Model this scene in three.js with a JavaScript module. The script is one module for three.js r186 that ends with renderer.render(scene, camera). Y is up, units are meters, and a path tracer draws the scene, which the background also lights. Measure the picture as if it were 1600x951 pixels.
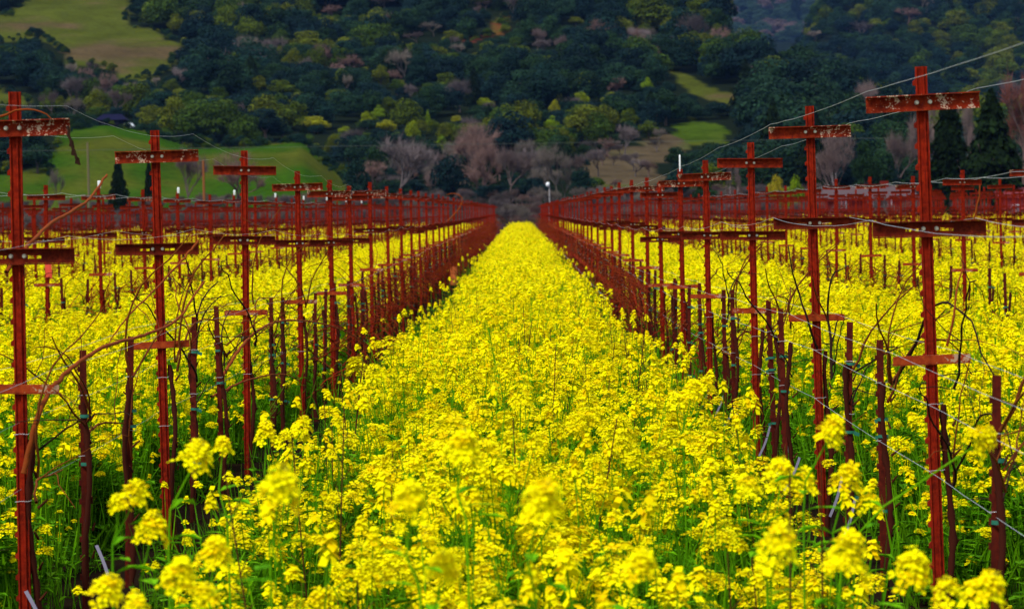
import * as THREE from 'three';
import { mergeGeometries } from 'three/addons/utils/BufferGeometryUtils.js';
import { ImprovedNoise } from 'three/addons/math/ImprovedNoise.js';

// ---------------------------------------------------------------- camera, sky, sun, exposure
const scene = new THREE.Scene();
const EYE = 1.67, F = 4500;                          // F: focal length in pixels of a 1600-pixel-wide frame
const camera = new THREE.PerspectiveCamera(2 * Math.atan(475.5 / F) * 180 / Math.PI, 1600 / 951, 0.3, 9000);
camera.position.set(0, EYE, 0);
camera.rotation.set(-0.0327, 0.00348, -0.018, 'YXZ');
camera.focus = 15; camera.userData.fStop = 9;
camera.updateMatrixWorld();
const SUN = new THREE.Vector3(-0.38, 0.8, 0.46).normalize();
const sun = new THREE.DirectionalLight(new THREE.Color(1, 0.94, 0.84), 1.5);
sun.position.copy(SUN).multiplyScalar(300); sun.target.position.set(0, 0, 0);
sun.castShadow = true; sun.shadow.radius = 20; sun.shadow.mapSize.set(4096, 4096);
Object.assign(sun.shadow.camera, { left: -250, right: 250, top: 250, bottom: -250, near: 1, far: 900 });
scene.add(sun, sun.target);
const renderer = new THREE.WebGLRenderer({ antialias: true });
renderer.toneMapping = THREE.LinearToneMapping;
renderer.toneMappingExposure = 2.1;
renderer.shadowMap.enabled = true;

let seed0 = 7;
function rng(seed) { let s = seed >>> 0; return () => { s = (s + 0x6d2b79f5) | 0; let t = Math.imul(s ^ (s >>> 15), 1 | s); t = (t + Math.imul(t ^ (t >>> 7), 61 | t)) ^ t; return ((t ^ (t >>> 14)) >>> 0) / 4294967296; }; }
const R = rng(4242);
const perlin = new ImprovedNoise();
const noise = (x, y, z = 0) => perlin.noise(x, y, z);
const fbm = (x, y, z = 0, o = 4) => { let a = 0, w = 0.5; for (let i = 0; i < o; i++) { a += w * noise(x, y, z + i * 7.3); x *= 2.03; y *= 2.03; z *= 2.03; w *= 0.5; } return a; };
const clamp = (v, a = 0, b = 1) => Math.min(b, Math.max(a, v));
const sstep = (a, b, v) => { const t = clamp((v - a) / (b - a)); return t * t * (3 - 2 * t); };
const lerp = (a, b, t) => a + (b - a) * t;
function table(xs, ys) { return (x) => { if (x <= xs[0]) return ys[0]; for (let i = 1; i < xs.length; i++) if (x < xs[i]) return lerp(ys[i - 1], ys[i], (x - xs[i - 1]) / (xs[i] - xs[i - 1])); return ys[ys.length - 1]; }; }

{ // an overcast sky, bluish, brighter round the veiled sun
  const w = 512, h = 256, data = new Float32Array(w * h * 4), d = new THREE.Vector3();
  for (let j = 0; j < h; j++) for (let i = 0; i < w; i++) {
    const el = (0.5 - (j + 0.5) / h) * Math.PI * -1, az = ((i + 0.5) / w) * 2 * Math.PI - Math.PI;
    d.set(Math.cos(el) * Math.cos(az), Math.sin(el), Math.cos(el) * Math.sin(az));
    const up = Math.max(d.y, 0), c = fbm(d.x * 2.2 / (up + 0.35), d.z * 2.2 / (up + 0.35), 3.1, 5);
    const glow = Math.pow(Math.max(0, d.dot(SUN)), 6);
    const L = (0.27 + 0.22 * up) * (1 + 0.55 * c) + 0.28 * glow;
    const o = (j * w + i) * 4;
    data[o] = L * 0.86; data[o + 1] = L * 0.97; data[o + 2] = L * 1.18; data[o + 3] = 1;
  }
  const sky = new THREE.DataTexture(data, w, h, THREE.RGBAFormat, THREE.FloatType);
  sky.mapping = THREE.EquirectangularReflectionMapping; sky.magFilter = THREE.LinearFilter; sky.wrapS = THREE.RepeatWrapping; sky.needsUpdate = true;
  scene.background = sky; scene.environment = sky;
}
scene.fog = new THREE.FogExp2(new THREE.Color(0.20, 0.42, 1.0), 0.000032);

// ---------------------------------------------------------------- picking places: pixel of the photograph + depth -> a point in the valley
const camX = new THREE.Vector3(), camY = new THREE.Vector3(), camZ = new THREE.Vector3();
camera.matrixWorld.extractBasis(camX, camY, camZ);
const tmp = new THREE.Vector3();
function project(x, y, z) {
  tmp.set(x, y - EYE, z); const dz = -tmp.dot(camZ);
  return [800 + F * tmp.dot(camX) / dz, 475.5 - F * tmp.dot(camY) / dz];
}
function at(px, py, depth) {                         // depth: metres along the rows (-z)
  const v = camX.clone().multiplyScalar((px - 800) / F).addScaledVector(camY, (475.5 - py) / F).addScaledVector(camZ, -1);
  v.multiplyScalar(depth / -v.z); v.y += EYE; return v;
}
const horizon = (X) => 328 - 0.018 * (X - 813);

// ---------------------------------------------------------------- terrain
const LX = -1.8, RX = 1.45, ROW = 3.25, END = 205;
const capE = table([1040, 1140, 1200, 1270, 1330, 1400, 1500, 1700], [560, 248, 196, 176, 150, 118, 84, 55]);
const capE2 = table([1080, 1150, 1230, 1262, 1300, 1350, 1700], [110, 130, 160, 215, 320, 440, 640]);
const knollY = table([-400, 0, 100, 170, 230, 300, 400, 475, 510, 560, 640], [230, 216, 201, 196, 208, 232, 230, 224, 256, 297, 345]);
const dip = (d) => -0.13 * sstep(13, 28, d);
function ground(x, z) {
  const d = Math.max(-z, 0.01);
  const X = clamp(813 + F * x / Math.max(d, 3), -900, 2500);
  let h = dip(d) + 2.6 * sstep(212, 370, d) + 0.05 * fbm(x * 0.11, z * 0.11, 1.7, 3);
  if (d > 360 && z < 0) {
    const rough = 1 + 0.10 * fbm(x * 0.012, z * 0.012, 5.2, 4);
    const e1 = (dd) => 8 + 330 * (dd - 370) / 430;
    const dc = 370 + (capE(X) - 8) / 330 * 430, dd = Math.min(d, dc, 1080);
    let hill = e1(Math.max(dd, 360)) / F * dd * rough - 0.12 * Math.max(0, d - dc) + EYE * sstep(360, 420, d) * 0.6;
    const K = Math.max(0, (horizon(X) - knollY(X)) / F * 450 + EYE);
    const kn = K * sstep(352, 452, d) - 0.02 * Math.max(0, d - 452) + 0.4 * fbm(x * 0.03, z * 0.03, 2);
    h = Math.max(h, hill, kn);
    if (X > 1000 && d > 900) {
      const s = clamp((d - 1000) / 620), e2 = Math.min(30 + 470 * s, capE2(X));
      h = Math.max(h, (e2 / F * Math.min(d, 1650)) * rough - 0.1 * Math.max(0, d - 1650));
    }
    if (d > 2600) h = Math.max(h, (250 + 230 * sstep(2800, 3900, d)) / F * Math.min(d, 4000) * (1 + 0.12 * fbm(x * 0.0014, z * 0.0014, 9, 4)));
    else if (d > 1700) h = Math.max(2, h);
  }
  return h;
}
function pixToGround(px, py) {                       // the first ground met along that line of sight, at or above the vineyard's end
  let p = at(px, py, 230);
  for (let d = 230; d < 4200; d += d < 700 ? 2 : 8) { p = at(px, py, d); if (ground(p.x, p.z) >= p.y) return [p.x, ground(p.x, p.z), p.z, d]; }
  return [p.x, ground(p.x, p.z), p.z, -p.z];
}
const inPoly = (P, x, y) => { let c = false; for (let i = 0, j = P.length - 1; i < P.length; j = i++) { const [a, b] = P[i], [e, f] = P[j]; if ((b > y) !== (f > y) && x < (e - a) * (y - b) / (f - b) + a) c = !c; } return c; };
const MEADOW = [
  { kind: 'olive', p: [[70, -40], [205, -40], [200, 40], [245, 45], [285, 72], [265, 108], [235, 128], [190, 125], [150, 100], [112, 108], [95, 85], [70, 62], [40, 58], [0, 70], [-160, 90], [-160, 30], [20, 20]] },
  { kind: 'olive', p: [[-80, 138], [0, 135], [50, 155], [30, 170], [-80, 168]] },
  { kind: 'green', p: [[-160, 275], [75, 268], [92, 203], [170, 190], [230, 203], [300, 227], [400, 225], [450, 218], [480, 221], [505, 252], [565, 296], [575, 345], [-160, 345]] },
  { kind: 'red', p: [[715, 62], [760, 57], [785, 24], [797, 26], [793, 50], [770, 58], [735, 67]] },
  { kind: 'olive', p: [[1040, 106], [1062, 112], [1142, 150], [1147, 166], [1110, 160], [1062, 132]] },
  { kind: 'pasture', p: [[1052, 200], [1085, 184], [1142, 203], [1132, 224], [1080, 224], [1048, 217]] },
  { kind: 'pink', p: [[905, 245], [975, 225], [1055, 215], [1085, 222], [1060, 240], [1020, 262], [1040, 280], [1010, 312], [930, 312], [905, 280]] },
];
const meadowAt = (px, py) => MEADOW.find((m) => inPoly(m.p, px, py));

const scaleTex = (n, fn, rep) => {                   // small helper: n x n colour texture, tileable use
  const data = new Uint8Array(n * n * 4);
  for (let j = 0; j < n; j++) for (let i = 0; i < n; i++) { const c = fn(i / n, j / n); for (let k = 0; k < 3; k++) data[(j * n + i) * 4 + k] = clamp(Math.pow(clamp(c[k]), 1 / 2.2)) * 255; data[(j * n + i) * 4 + 3] = 255; }
  const t = new THREE.DataTexture(data, n, n); t.colorSpace = THREE.SRGBColorSpace; t.wrapS = t.wrapT = THREE.RepeatWrapping; t.magFilter = THREE.LinearFilter; t.minFilter = THREE.LinearMipmapLinearFilter; t.generateMipmaps = true; t.needsUpdate = true;
  if (rep) t.repeat.set(rep, rep); return t;
};
// noise that repeats on the unit square
const tile = (u, v, f, z, o = 4) => { let a = 0, w = 0.5; for (let k = 0; k < o; k++) { const p = f * 2 ** k, x = u * p, y = v * p, s = (u), t = (v); a += w * ((noise(x, y, z + k) * (1 - s) + noise(x - p, y, z + k) * s) * (1 - t) + (noise(x, y - p, z + k) * (1 - s) + noise(x - p, y - p, z + k) * s) * t) * 1.3; w *= 0.5; } return a; };

const soilTex = scaleTex(512, (u, v) => { const a = 0.8 + 0.55 * tile(u, v, 6, 1, 6) + 0.3 * tile(u, v, 60, 4, 2); return [a, a * 0.99, a * 0.96]; });
const groundMat = new THREE.MeshPhysicalMaterial({ vertexColors: true, map: soilTex, roughness: 1, specularIntensity: 0 });
function groundColor(x, z, h) {
  const d = -z, n = fbm(x * 0.05, z * 0.05, 11, 4), n2 = fbm(x * 0.4, z * 0.4, 13, 3);
  if (d < END + 6) {
    const u = ((x - LX) / ROW) - Math.round((x - LX) / ROW), under = 1 - sstep(0.16, 0.28, Math.abs(u));
    const soil = [0.016, 0.010, 0.006], bed = [0.014 + 0.01 * n, 0.030 + 0.02 * n, 0.005];
    return soil.map((s, k) => lerp(bed[k], s, under) * (1 + 0.5 * n2));
  }
  if (d < 372) { const m = sstep(212, 232, d), g = [0.050, 0.026, 0.028], g2 = [0.025, 0.045, 0.008]; const t = sstep(-0.1, 0.25, n); return g.map((v, k) => lerp(v, g2[k], t * 0.5) * (1 + 0.4 * n2) * (0.8 + 0.2 * m)); }
  const [px0, py0] = project(x, h, z), m = meadowAt(px0 + 22 * fbm(x * 0.06, z * 0.06, 71, 3), py0 + 16 * fbm(x * 0.06, z * 0.06, 75, 3));
  const p1 = fbm(x * 0.025, z * 0.025, 21, 4), p2 = fbm(x * 0.09, z * 0.09, 23, 3);
  if (m && d < 1000) {
    let c = { green: [0.030, 0.082, 0.004], olive: [0.070, 0.084, 0.010], red: [0.19, 0.040, 0.018], pink: [0.088, 0.064, 0.036], pasture: [0.048, 0.084, 0.006] }[m.kind];
    const alt = { green: [0.078, 0.078, 0.010], olive: [0.095, 0.058, 0.034], red: [0.05, 0.08, 0.01], pink: [0.060, 0.090, 0.010], pasture: [0.090, 0.088, 0.014] }[m.kind];
    const t = sstep(0.0, 0.32, p1 + 0.5 * p2) * 0.8;
    return c.map((v, k) => lerp(v, alt[k], t) * (1 + 0.7 * p2 + 0.35 * fbm(x * 0.5, z * 0.5, 27, 2)));
  }
  return [0.010 + 0.005 * p1, 0.016 + 0.006 * p1, 0.008];
}
function wedge(name, d0s, X0, X1, step) {             // a strip of ground in fans from the camera's foot
  const xs = []; for (let X = X0; X <= X1; X += step(X)) xs.push(X);
  const pos = [], col = [], uv = [], idx = [];
  for (const d of d0s) for (const X of xs) {
    const x = (X - 813) / F * d, z = -d, h = ground(x, z), c = groundColor(x, z, h);
    pos.push(x, h, z); col.push(...c); uv.push(x / 7.3, z / 7.3);
  }
  const w = xs.length;
  for (let j = 0; j + 1 < d0s.length; j++) for (let i = 0; i + 1 < w; i++) { const a = j * w + i; idx.push(a, a + 1, a + w, a + 1, a + w + 1, a + w); }
  const g = new THREE.BufferGeometry();
  g.setAttribute('position', new THREE.Float32BufferAttribute(pos, 3)); g.setAttribute('color', new THREE.Float32BufferAttribute(col, 3)); g.setAttribute('uv', new THREE.Float32BufferAttribute(uv, 2));
  g.setIndex(idx); g.computeVertexNormals();
  return structure(name, g, groundMat);
}
const used = new Map();
function numbered(n) { const k = used.get(n) ?? 0; used.set(n, k + 1); return k ? n + '_' + String(k).padStart(3, '0') : n; }
function structure(name, g, m) { const o = new THREE.Mesh(g, m); o.name = numbered(name); o.userData.kind = 'structure'; o.receiveShadow = o.castShadow = true; scene.add(o); return o; }
const range = (a, b, f) => { const r = []; for (let d = a; d < b; d += f(d)) r.push(d); r.push(b); return r; };
const fan = (X) => (X < -500 || X > 2100 ? 400 : 9);
wedge('ground', range(1.0, 372, (d) => (d < 40 ? 0.35 : d < 100 ? 1 : 3)), -4100, 5700, (X) => (X < -300 || X > 1900 ? 150 : 7));
wedge('hillside', range(372, 1700, (d) => (d < 1000 ? 4 : 12)), -4100, 5700, fan);
wedge('far_mountain', range(1700, 5200, () => 60), -4100, 5700, fan);
{ // the valley floor round about and behind, outside the fan above
  const g = new THREE.CircleGeometry(1500, 48); g.rotateX(-Math.PI / 2);
  const n = g.attributes.position.count, c = new Float32Array(n * 3); for (let i = 0; i < n; i++) { c[i * 3] = 0.05; c[i * 3 + 1] = 0.06; c[i * 3 + 2] = 0.02; }
  g.setAttribute('color', new THREE.BufferAttribute(c, 3)); g.attributes.uv.array.forEach((v, i, a) => { a[i] = v * 400; });
  structure('valley_floor', g, groundMat).position.y = -0.75;
}

// ---------------------------------------------------------------- geometry helpers
class G {
  constructor() { this.p = []; this.n = []; this.c = []; }
  tri(a, b, c, col) {
    const ux = b[0] - a[0], uy = b[1] - a[1], uz = b[2] - a[2], vx = c[0] - a[0], vy = c[1] - a[1], vz = c[2] - a[2];
    let nx = uy * vz - uz * vy, ny = uz * vx - ux * vz, nz = ux * vy - uy * vx; const l = Math.hypot(nx, ny, nz) || 1;
    for (const q of [a, b, c]) { this.p.push(q[0], q[1], q[2]); this.n.push(nx / l, ny / l, nz / l); this.c.push(col[0], col[1], col[2]); }
  }
  quad(a, b, c, d, col) { this.tri(a, b, c, col); this.tri(a, c, d, col); }
  tube(pts, rad, sides, col, cap = true) {
    const rings = [], P = pts.length; let ref = new THREE.Vector3(0.31, 0.11, 0.94);
    const t = new THREE.Vector3(), u = new THREE.Vector3(), w = new THREE.Vector3();
    for (let i = 0; i < P; i++) {
      const a = pts[Math.max(0, i - 1)], b = pts[Math.min(P - 1, i + 1)];
      t.set(b[0] - a[0], b[1] - a[1], b[2] - a[2]).normalize();
      if (Math.abs(t.dot(ref)) > 0.95) ref = new THREE.Vector3(0.9, 0.2, -0.3);
      u.crossVectors(t, ref).normalize(); w.crossVectors(t, u);
      const r = typeof rad === 'function' ? rad(i / (P - 1), i) : rad, ring = [];
      for (let k = 0; k < sides; k++) { const an = k / sides * 2 * Math.PI, cx = Math.cos(an), sx = Math.sin(an), nx = u.x * cx + w.x * sx, ny = u.y * cx + w.y * sx, nz = u.z * cx + w.z * sx; ring.push([pts[i][0] + nx * r, pts[i][1] + ny * r, pts[i][2] + nz * r, nx, ny, nz]); }
      rings.push(ring);
    }
    const put = (q) => { this.p.push(q[0], q[1], q[2]); this.n.push(q[3], q[4], q[5]); const c = typeof col === 'function' ? col(q) : col; this.c.push(c[0], c[1], c[2]); };
    for (let i = 0; i + 1 < P; i++) for (let k = 0; k < sides; k++) { const a = rings[i][k], b = rings[i][(k + 1) % sides], c = rings[i + 1][(k + 1) % sides], d = rings[i + 1][k]; put(a); put(b); put(c); put(a); put(c); put(d); }
    if (cap) { const e = rings[P - 1]; for (let k = 1; k + 1 < sides; k++) this.tri(e[0], e[k], e[k + 1], typeof col === 'function' ? col(e[0]) : col); }
    return this;
  }
  build() {
    const g = new THREE.BufferGeometry();
    g.setAttribute('position', new THREE.Float32BufferAttribute(this.p, 3)); g.setAttribute('normal', new THREE.Float32BufferAttribute(this.n, 3)); g.setAttribute('color', new THREE.Float32BufferAttribute(this.c, 3));
    return g;
  }
}
function planarUV(g, s = 1, ox = 0, oy = 0) {         // uv in metres by the face's main direction
  g = g.index ? g.toNonIndexed() : g; const p = g.attributes.position, n = g.attributes.normal, uv = new Float32Array(p.count * 2);
  for (let i = 0; i < p.count; i++) {
    const ax = Math.abs(n.getX(i)), ay = Math.abs(n.getY(i)), az = Math.abs(n.getZ(i)), x = p.getX(i), y = p.getY(i), z = p.getZ(i);
    const [u, v] = az >= ax && az >= ay ? [x, y] : ax >= ay ? [z + 0.37, y] : [x, z + 0.21];
    uv[i * 2] = u / s + ox; uv[i * 2 + 1] = v / s + oy;
  }
  g.setAttribute('uv', new THREE.BufferAttribute(uv, 2)); return g;
}
const box = (w, h, d, x = 0, y = 0, z = 0) => { const g = new THREE.BoxGeometry(w, h, d); g.translate(x, y, z); return g; };
const merge = (list) => mergeGeometries(list.map((g) => { g = g.index ? g.toNonIndexed() : g; for (const k of Object.keys(g.attributes)) if (!['position', 'normal', 'uv'].includes(k)) g.deleteAttribute(k); return g; }));
function mesh(name, g, m, parent) { const o = new THREE.Mesh(g, m); o.name = numbered(name); o.castShadow = o.receiveShadow = true; (parent ?? scene).add(o); return o; }
function part(name, g, m, parent) { const o = new THREE.Mesh(g, m); o.name = name; o.castShadow = o.receiveShadow = true; parent.add(o); return o; }
function tag(o, label, category, group, kind) { if (label) o.userData.label = label; if (category) o.userData.category = category; if (group) o.userData.group = group; else delete o.userData.group; if (kind) o.userData.kind = kind; return o; }
function thing(name, label, category, group) { const o = new THREE.Group(); o.name = numbered(name); scene.add(o); return tag(o, label, category, group); }
function copy(src, name, label, category, group) { const o = src.clone(); o.name = numbered(name); scene.add(o); return tag(o, label, category, group); }
function instances(name, g, m, list, parent) {        // list of [matrix, colour]
  if (!list.length) return null;
  const o = new THREE.InstancedMesh(g, m, list.length); o.name = name; o.castShadow = o.receiveShadow = true;
  list.forEach(([mat, c], i) => { o.setMatrixAt(i, mat); if (c) o.setColorAt(i, c); });
  parent.add(o); return o;
}
const M4 = (x, y, z, ry, sx, sy = sx, sz = sx, rx = 0, rz = 0) => new THREE.Matrix4().compose(new THREE.Vector3(x, y, z), new THREE.Quaternion().setFromEuler(new THREE.Euler(rx, ry, rz, 'YXZ')), new THREE.Vector3(sx, sy, sz));

// ---------------------------------------------------------------- materials of the vineyard
function rustTexture(base, dark, light, worn, seed) {
  return scaleTex(512, (u, v) => {
    const a = tile(u, v, 5, seed, 5) + 0.5 * tile(u, v * 0.2, 24, seed + 5, 3), b = tile(u, v, 22, seed + 9, 4), c = tile(u, v, 3, seed + 20, 5), s = tile(u, v, 70, seed + 31, 2);
    const t = clamp(0.55 + 1.9 * a + 0.9 * b), k = clamp(0.5 + 1.2 * b + s);
    let col = [0, 1, 2].map((i) => lerp(lerp(dark[i], base[i], t), light[i], k * k * 0.5));
    if (worn) { const m = sstep(0.16, 0.24, c * 1.0 + 0.55 * b + 0.5 * s) * sstep(-0.3, 0.1, b + s); col = col.map((x, i) => lerp(x, worn[i], m * 0.9)); }
    return col;
  });
}
const rustMat = (t, r = 0.9) => new THREE.MeshPhysicalMaterial({ map: t, roughness: r, metalness: 0, specularIntensity: 0.12 });
const postMat = rustMat(rustTexture([0.275, 0.0095, 0.0015], [0.11, 0.004, 0.001], [0.45, 0.030, 0.003], null, 2));
const armMat = rustMat(rustTexture([0.25, 0.015, 0.003], [0.11, 0.006, 0.002], [0.44, 0.055, 0.008], [0.60, 0.44, 0.30], 40));
const darkArmMat = rustMat(rustTexture([0.16, 0.011, 0.003], [0.07, 0.005, 0.002], [0.28, 0.028, 0.005], null, 77));
const plainArmMat = rustMat(rustTexture([0.24, 0.012, 0.003], [0.10, 0.005, 0.0015], [0.42, 0.045, 0.006], null, 140));
const lowArmMat = rustMat(rustTexture([0.36, 0.040, 0.006], [0.20, 0.015, 0.004], [0.50, 0.10, 0.015], [0.50, 0.33, 0.2], 91));
const stakeMat = rustMat(rustTexture([0.10, 0.008, 0.003], [0.045, 0.004, 0.002], [0.17, 0.016, 0.004], null, 55));
const boltMat = new THREE.MeshStandardMaterial({ color: new THREE.Color(0.50, 0.45, 0.34), roughness: 0.5, metalness: 0.5 });
const wireMat = new THREE.MeshStandardMaterial({ color: new THREE.Color(0.50, 0.52, 0.54), roughness: 0.5, metalness: 0.35 });
const tapeMat = new THREE.MeshStandardMaterial({ color: new THREE.Color(0.003, 0.13, 0.075), roughness: 0.55, side: THREE.DoubleSide });
const whiteMat = new THREE.MeshStandardMaterial({ color: new THREE.Color(0.86, 0.88, 0.88), roughness: 0.4 });
const hoseMat = new THREE.MeshStandardMaterial({ color: new THREE.Color(0.24, 0.22, 0.30), roughness: 0.7 });
const barkMat = new THREE.MeshPhysicalMaterial({ vertexColors: true, roughness: 0.95, specularIntensity: 0.15 });

// ---------------------------------------------------------------- trellis posts
const extrude = (pts, len, holes) => {
  const s = new THREE.Shape(pts.map(([a, b]) => new THREE.Vector2(a, b)));
  for (const h of holes ?? []) s.holes.push(new THREE.Path(h.map(([a, b]) => new THREE.Vector2(a, b))));
  return new THREE.ExtrudeGeometry(s, { depth: len, bevelEnabled: false });
};
function postGeometry(lugs, ox) {                     // rolled steel: lipped plate with a raised rib, toothed along one edge
  const prof = [[-0.021, -0.003], [-0.021, 0.009], [-0.016, 0.011], [-0.013, 0.004], [0.002, 0.004], [0.004, 0.013], [0.009, 0.013], [0.011, 0.004], [0.017, 0.004], [0.021, 0.009], [0.0225, -0.003], [0.012, -0.012], [-0.012, -0.012]];
  const g = extrude(prof, 2.46); g.rotateX(-Math.PI / 2); g.scale(1, 1, -1); g.index || 0;
  const gi = g.toNonIndexed ? g : g; const pos = gi.attributes.position; for (let i = 0; i < pos.count; i += 3) { /* scale(-1) flipped the winding: swap */ const a = [pos.getX(i + 1), pos.getY(i + 1), pos.getZ(i + 1)], b = [pos.getX(i + 2), pos.getY(i + 2), pos.getZ(i + 2)]; pos.setXYZ(i + 1, ...b); pos.setXYZ(i + 2, ...a); }
  gi.computeVertexNormals(); gi.translate(0, -0.3, 0);
  const list = [gi];
  if (lugs) for (let y = 0.28; y < 2.12; y += 0.076) { if (Math.abs(y - 2.03) < 0.05 || Math.abs(y - 1.58) < 0.05) continue; const b = box(0.011, 0.026, 0.012, -0.0255, y, 0.0); const p = b.attributes.position; for (let i = 0; i < p.count; i++) if (p.getX(i) < -0.026) p.setY(i, y + (p.getY(i) - y) * 0.55 - 0.004); list.push(b); }
  return planarUV(merge(list), 0.5, ox, ox * 0.7);
}
function channelGeometry(slots, ox) {                 // C-shaped crossarm, its open side to the front, wire notches at the ends
  const L = 0.205, H = 0.025, holes = slots ? [-1, 1].map((s) => [[s * 0.062 - 0.024, -0.008], [s * 0.062 + 0.024, -0.008], [s * 0.062 + 0.024, 0.003], [s * 0.062 - 0.024, 0.003]]) : [];
  const web = extrude([[-L, -H], [L, -H], [L, H], [-L, H]], 0.004, holes); web.translate(0, 0, 0.016);
  const top = extrude([[-L, 0], [L, 0], [L, 0.022], [L - 0.012, 0.026], [-L + 0.012, 0.026], [-L, 0.022]], 0.004); top.rotateX(Math.PI / 2); top.translate(0, H + 0.0045, 0.0165);
  const lip = box(2 * L, 0.004, 0.012, 0, -H - 0.0025, 0.0225);
  return planarUV(merge([web, top, lip]), 0.5, ox, ox * 1.3);
}
const flatGeometry = (ox) => planarUV(merge([extrude([[-0.14, -0.015], [0.14, -0.015], [0.14, 0.013], [0.128, 0.015], [-0.128, 0.015], [-0.14, 0.013]], 0.005), box(0.28, 0.004, 0.014, 0, -0.0175, -0.003)]), 0.5, ox, ox * 2.1);
const boltGeometry = (() => { const g = new THREE.CylinderGeometry(0.0060, 0.0060, 0.008, 6); g.rotateX(Math.PI / 2); const w = new THREE.CylinderGeometry(0.0082, 0.0082, 0.002, 12); w.rotateX(Math.PI / 2); w.translate(0, 0, -0.005); return merge([g, w]); })();
const postGeo = [0, 0.31, 0.63].map((o) => postGeometry(true, o)), postFar = postGeometry(false, 0.2);
const upGeo = [0.05, 0.41, 0.77, 0.23].map((o) => channelGeometry(false, o)), midGeo = [0.11, 0.52, 0.87].map((o) => channelGeometry(true, o)), lowGeo = [0, 0.37, 0.71].map(flatGeometry);
function makePost(v, detailed, midDrop) {
  const t = new THREE.Group();
  part('post', detailed ? postGeo[v % 3] : postFar, postMat, t);
  const up = part('crossarm', upGeo[v % 4], detailed && v !== 0 && v !== 3 ? armMat : plainArmMat, t); up.position.set((v % 5 - 2) * 0.004, 2.03, 0); up.rotation.z = ((v * 37) % 11 - 5) * 0.004;
  const mid = part('crossarm', midGeo[v % 3], darkArmMat, t); mid.position.set(((v + 2) % 5 - 2) * 0.004, 1.575 - midDrop, 0); mid.rotation.z = ((v * 53) % 13 - 6) * 0.004;
  const low = part('lower_crossarm', lowGeo[v % 3], lowArmMat, t); low.position.set(0, 1.105, 0.016); low.rotation.z = ((v * 29) % 9 - 4) * 0.006;
  if (detailed) for (const a of [up, mid]) for (const s of [-1, 1]) { const b = part('bolt', boltGeometry, boltMat, a); b.position.set(s * 0.024 + 0.002, 0.001, 0.0255); }
  return t;
}
const rows = []; for (let k = -11; k <= 11; k++) rows.push({ k, x: k <= 0 ? LX + k * ROW : RX + (k - 1) * ROW });
const nearL = [10.25, 14.2, 18.8, 23.3, 26.9, 30.7], nearR = [10.4, 14.4, 18.1, 22.4, 25.9, 29.7];
const topL = [143, 203, 235, 267, 281, 290], topR = [103, 165, 222, 250, 264, 285];
const SP = 4.09, posts = [], stakes = [];
for (const r of rows) {
  const ds = [];
  const first = r.k === 0 ? nearL : r.k === 1 ? nearR : null;
  if (first) { ds.push(first[0] - SP, ...first); for (let d = first[5] + SP; d < END; d += SP) ds.push(d); }
  else for (let d = (r.k === -1 ? 30.5 : r.k === 2 ? 26.4 : 26 + 1.3 * ((r.k * 7 + 40) % 3)) - 6 * SP; d < END; d += SP) if (d > 3) ds.push(d);
  ds.forEach((d, i) => {
    const x = r.x + (R() - 0.5) * 0.05;
    const vis = Math.abs(x) < 0.190 * d + 0.9;
    if (vis) posts.push({ x, d, k: r.k, i, lean: (R() - 0.5) * 0.016 });
    const next = ds[i + 1] ?? d + SP;
    for (const f of [1, 2]) { const sd = lerp(d, next, f / 3) + (R() - 0.5) * 0.12, sx = r.x + (R() - 0.5) * 0.07; if (Math.abs(sx) < 0.190 * sd + 0.9 && sd < END) stakes.push({ x: r.k === 1 && i === 0 && f === 2 ? 1.436 : sx, d: r.k === 1 && i === 0 && f === 2 ? 8.85 : sd, k: r.k, i, f }); }
  });
}
const LEAN = { 0: [-0.003, 0.010, -0.009], 1: [0.022, 0.018, 0.006] }, TOPX = { 0: [22, 241, 381], 1: [1439, 1265, 1173] };
for (const p of posts) if ((p.k === 0 || p.k === 1) && p.i >= 1 && p.i <= 3) { p.lean = LEAN[p.k][p.i - 1]; p.x = at(TOPX[p.k][p.i - 1], (p.k ? topR : topL)[p.i - 1], p.d).x + p.lean * 2.16; }
posts.sort((a, b) => a.d - b.d); stakes.sort((a, b) => a.d - b.d);
const ORD = 'first second third fourth fifth sixth seventh eighth ninth tenth eleventh twelfth thirteenth fourteenth fifteenth sixteenth'.split(' ');
const side = (k) => (k <= 0 ? 'meadow-side' : 'conifer-side');
const rowWords = (k) => (k === 0 ? 'meadow-side row' : 'conifer-side row');
const protos = []; for (let v = 0; v < 6; v++) protos.push([makePost(v, true, 0), makePost(v, false, 0.09)]);
const seenRow = {}; const cap = { stuff: [] };
const clipGeo = (() => { const g = new G(); for (const dy of [0]) g.tube([[-0.026, dy, 0.012], [0, dy + 0.003, 0.019], [0.024, dy + 0.001, 0.014], [0.034, dy + 0.006, 0.022]], 0.0010, 4, [1, 1, 1]); const q = g.build(); q.deleteAttribute('color'); return q; })();
const addClips = (o) => { for (const y of [0.94, 0.70]) part('wire_clip', clipGeo, wireMat, o).position.y = y; };
const farPostGeo = planarUV(merge([postFar.clone(), ...[[2.03, upGeo[0]], [1.49, midGeo[0]]].map(([y, g]) => g.clone().translate(0, y, 0))]), 0.5);
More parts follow.
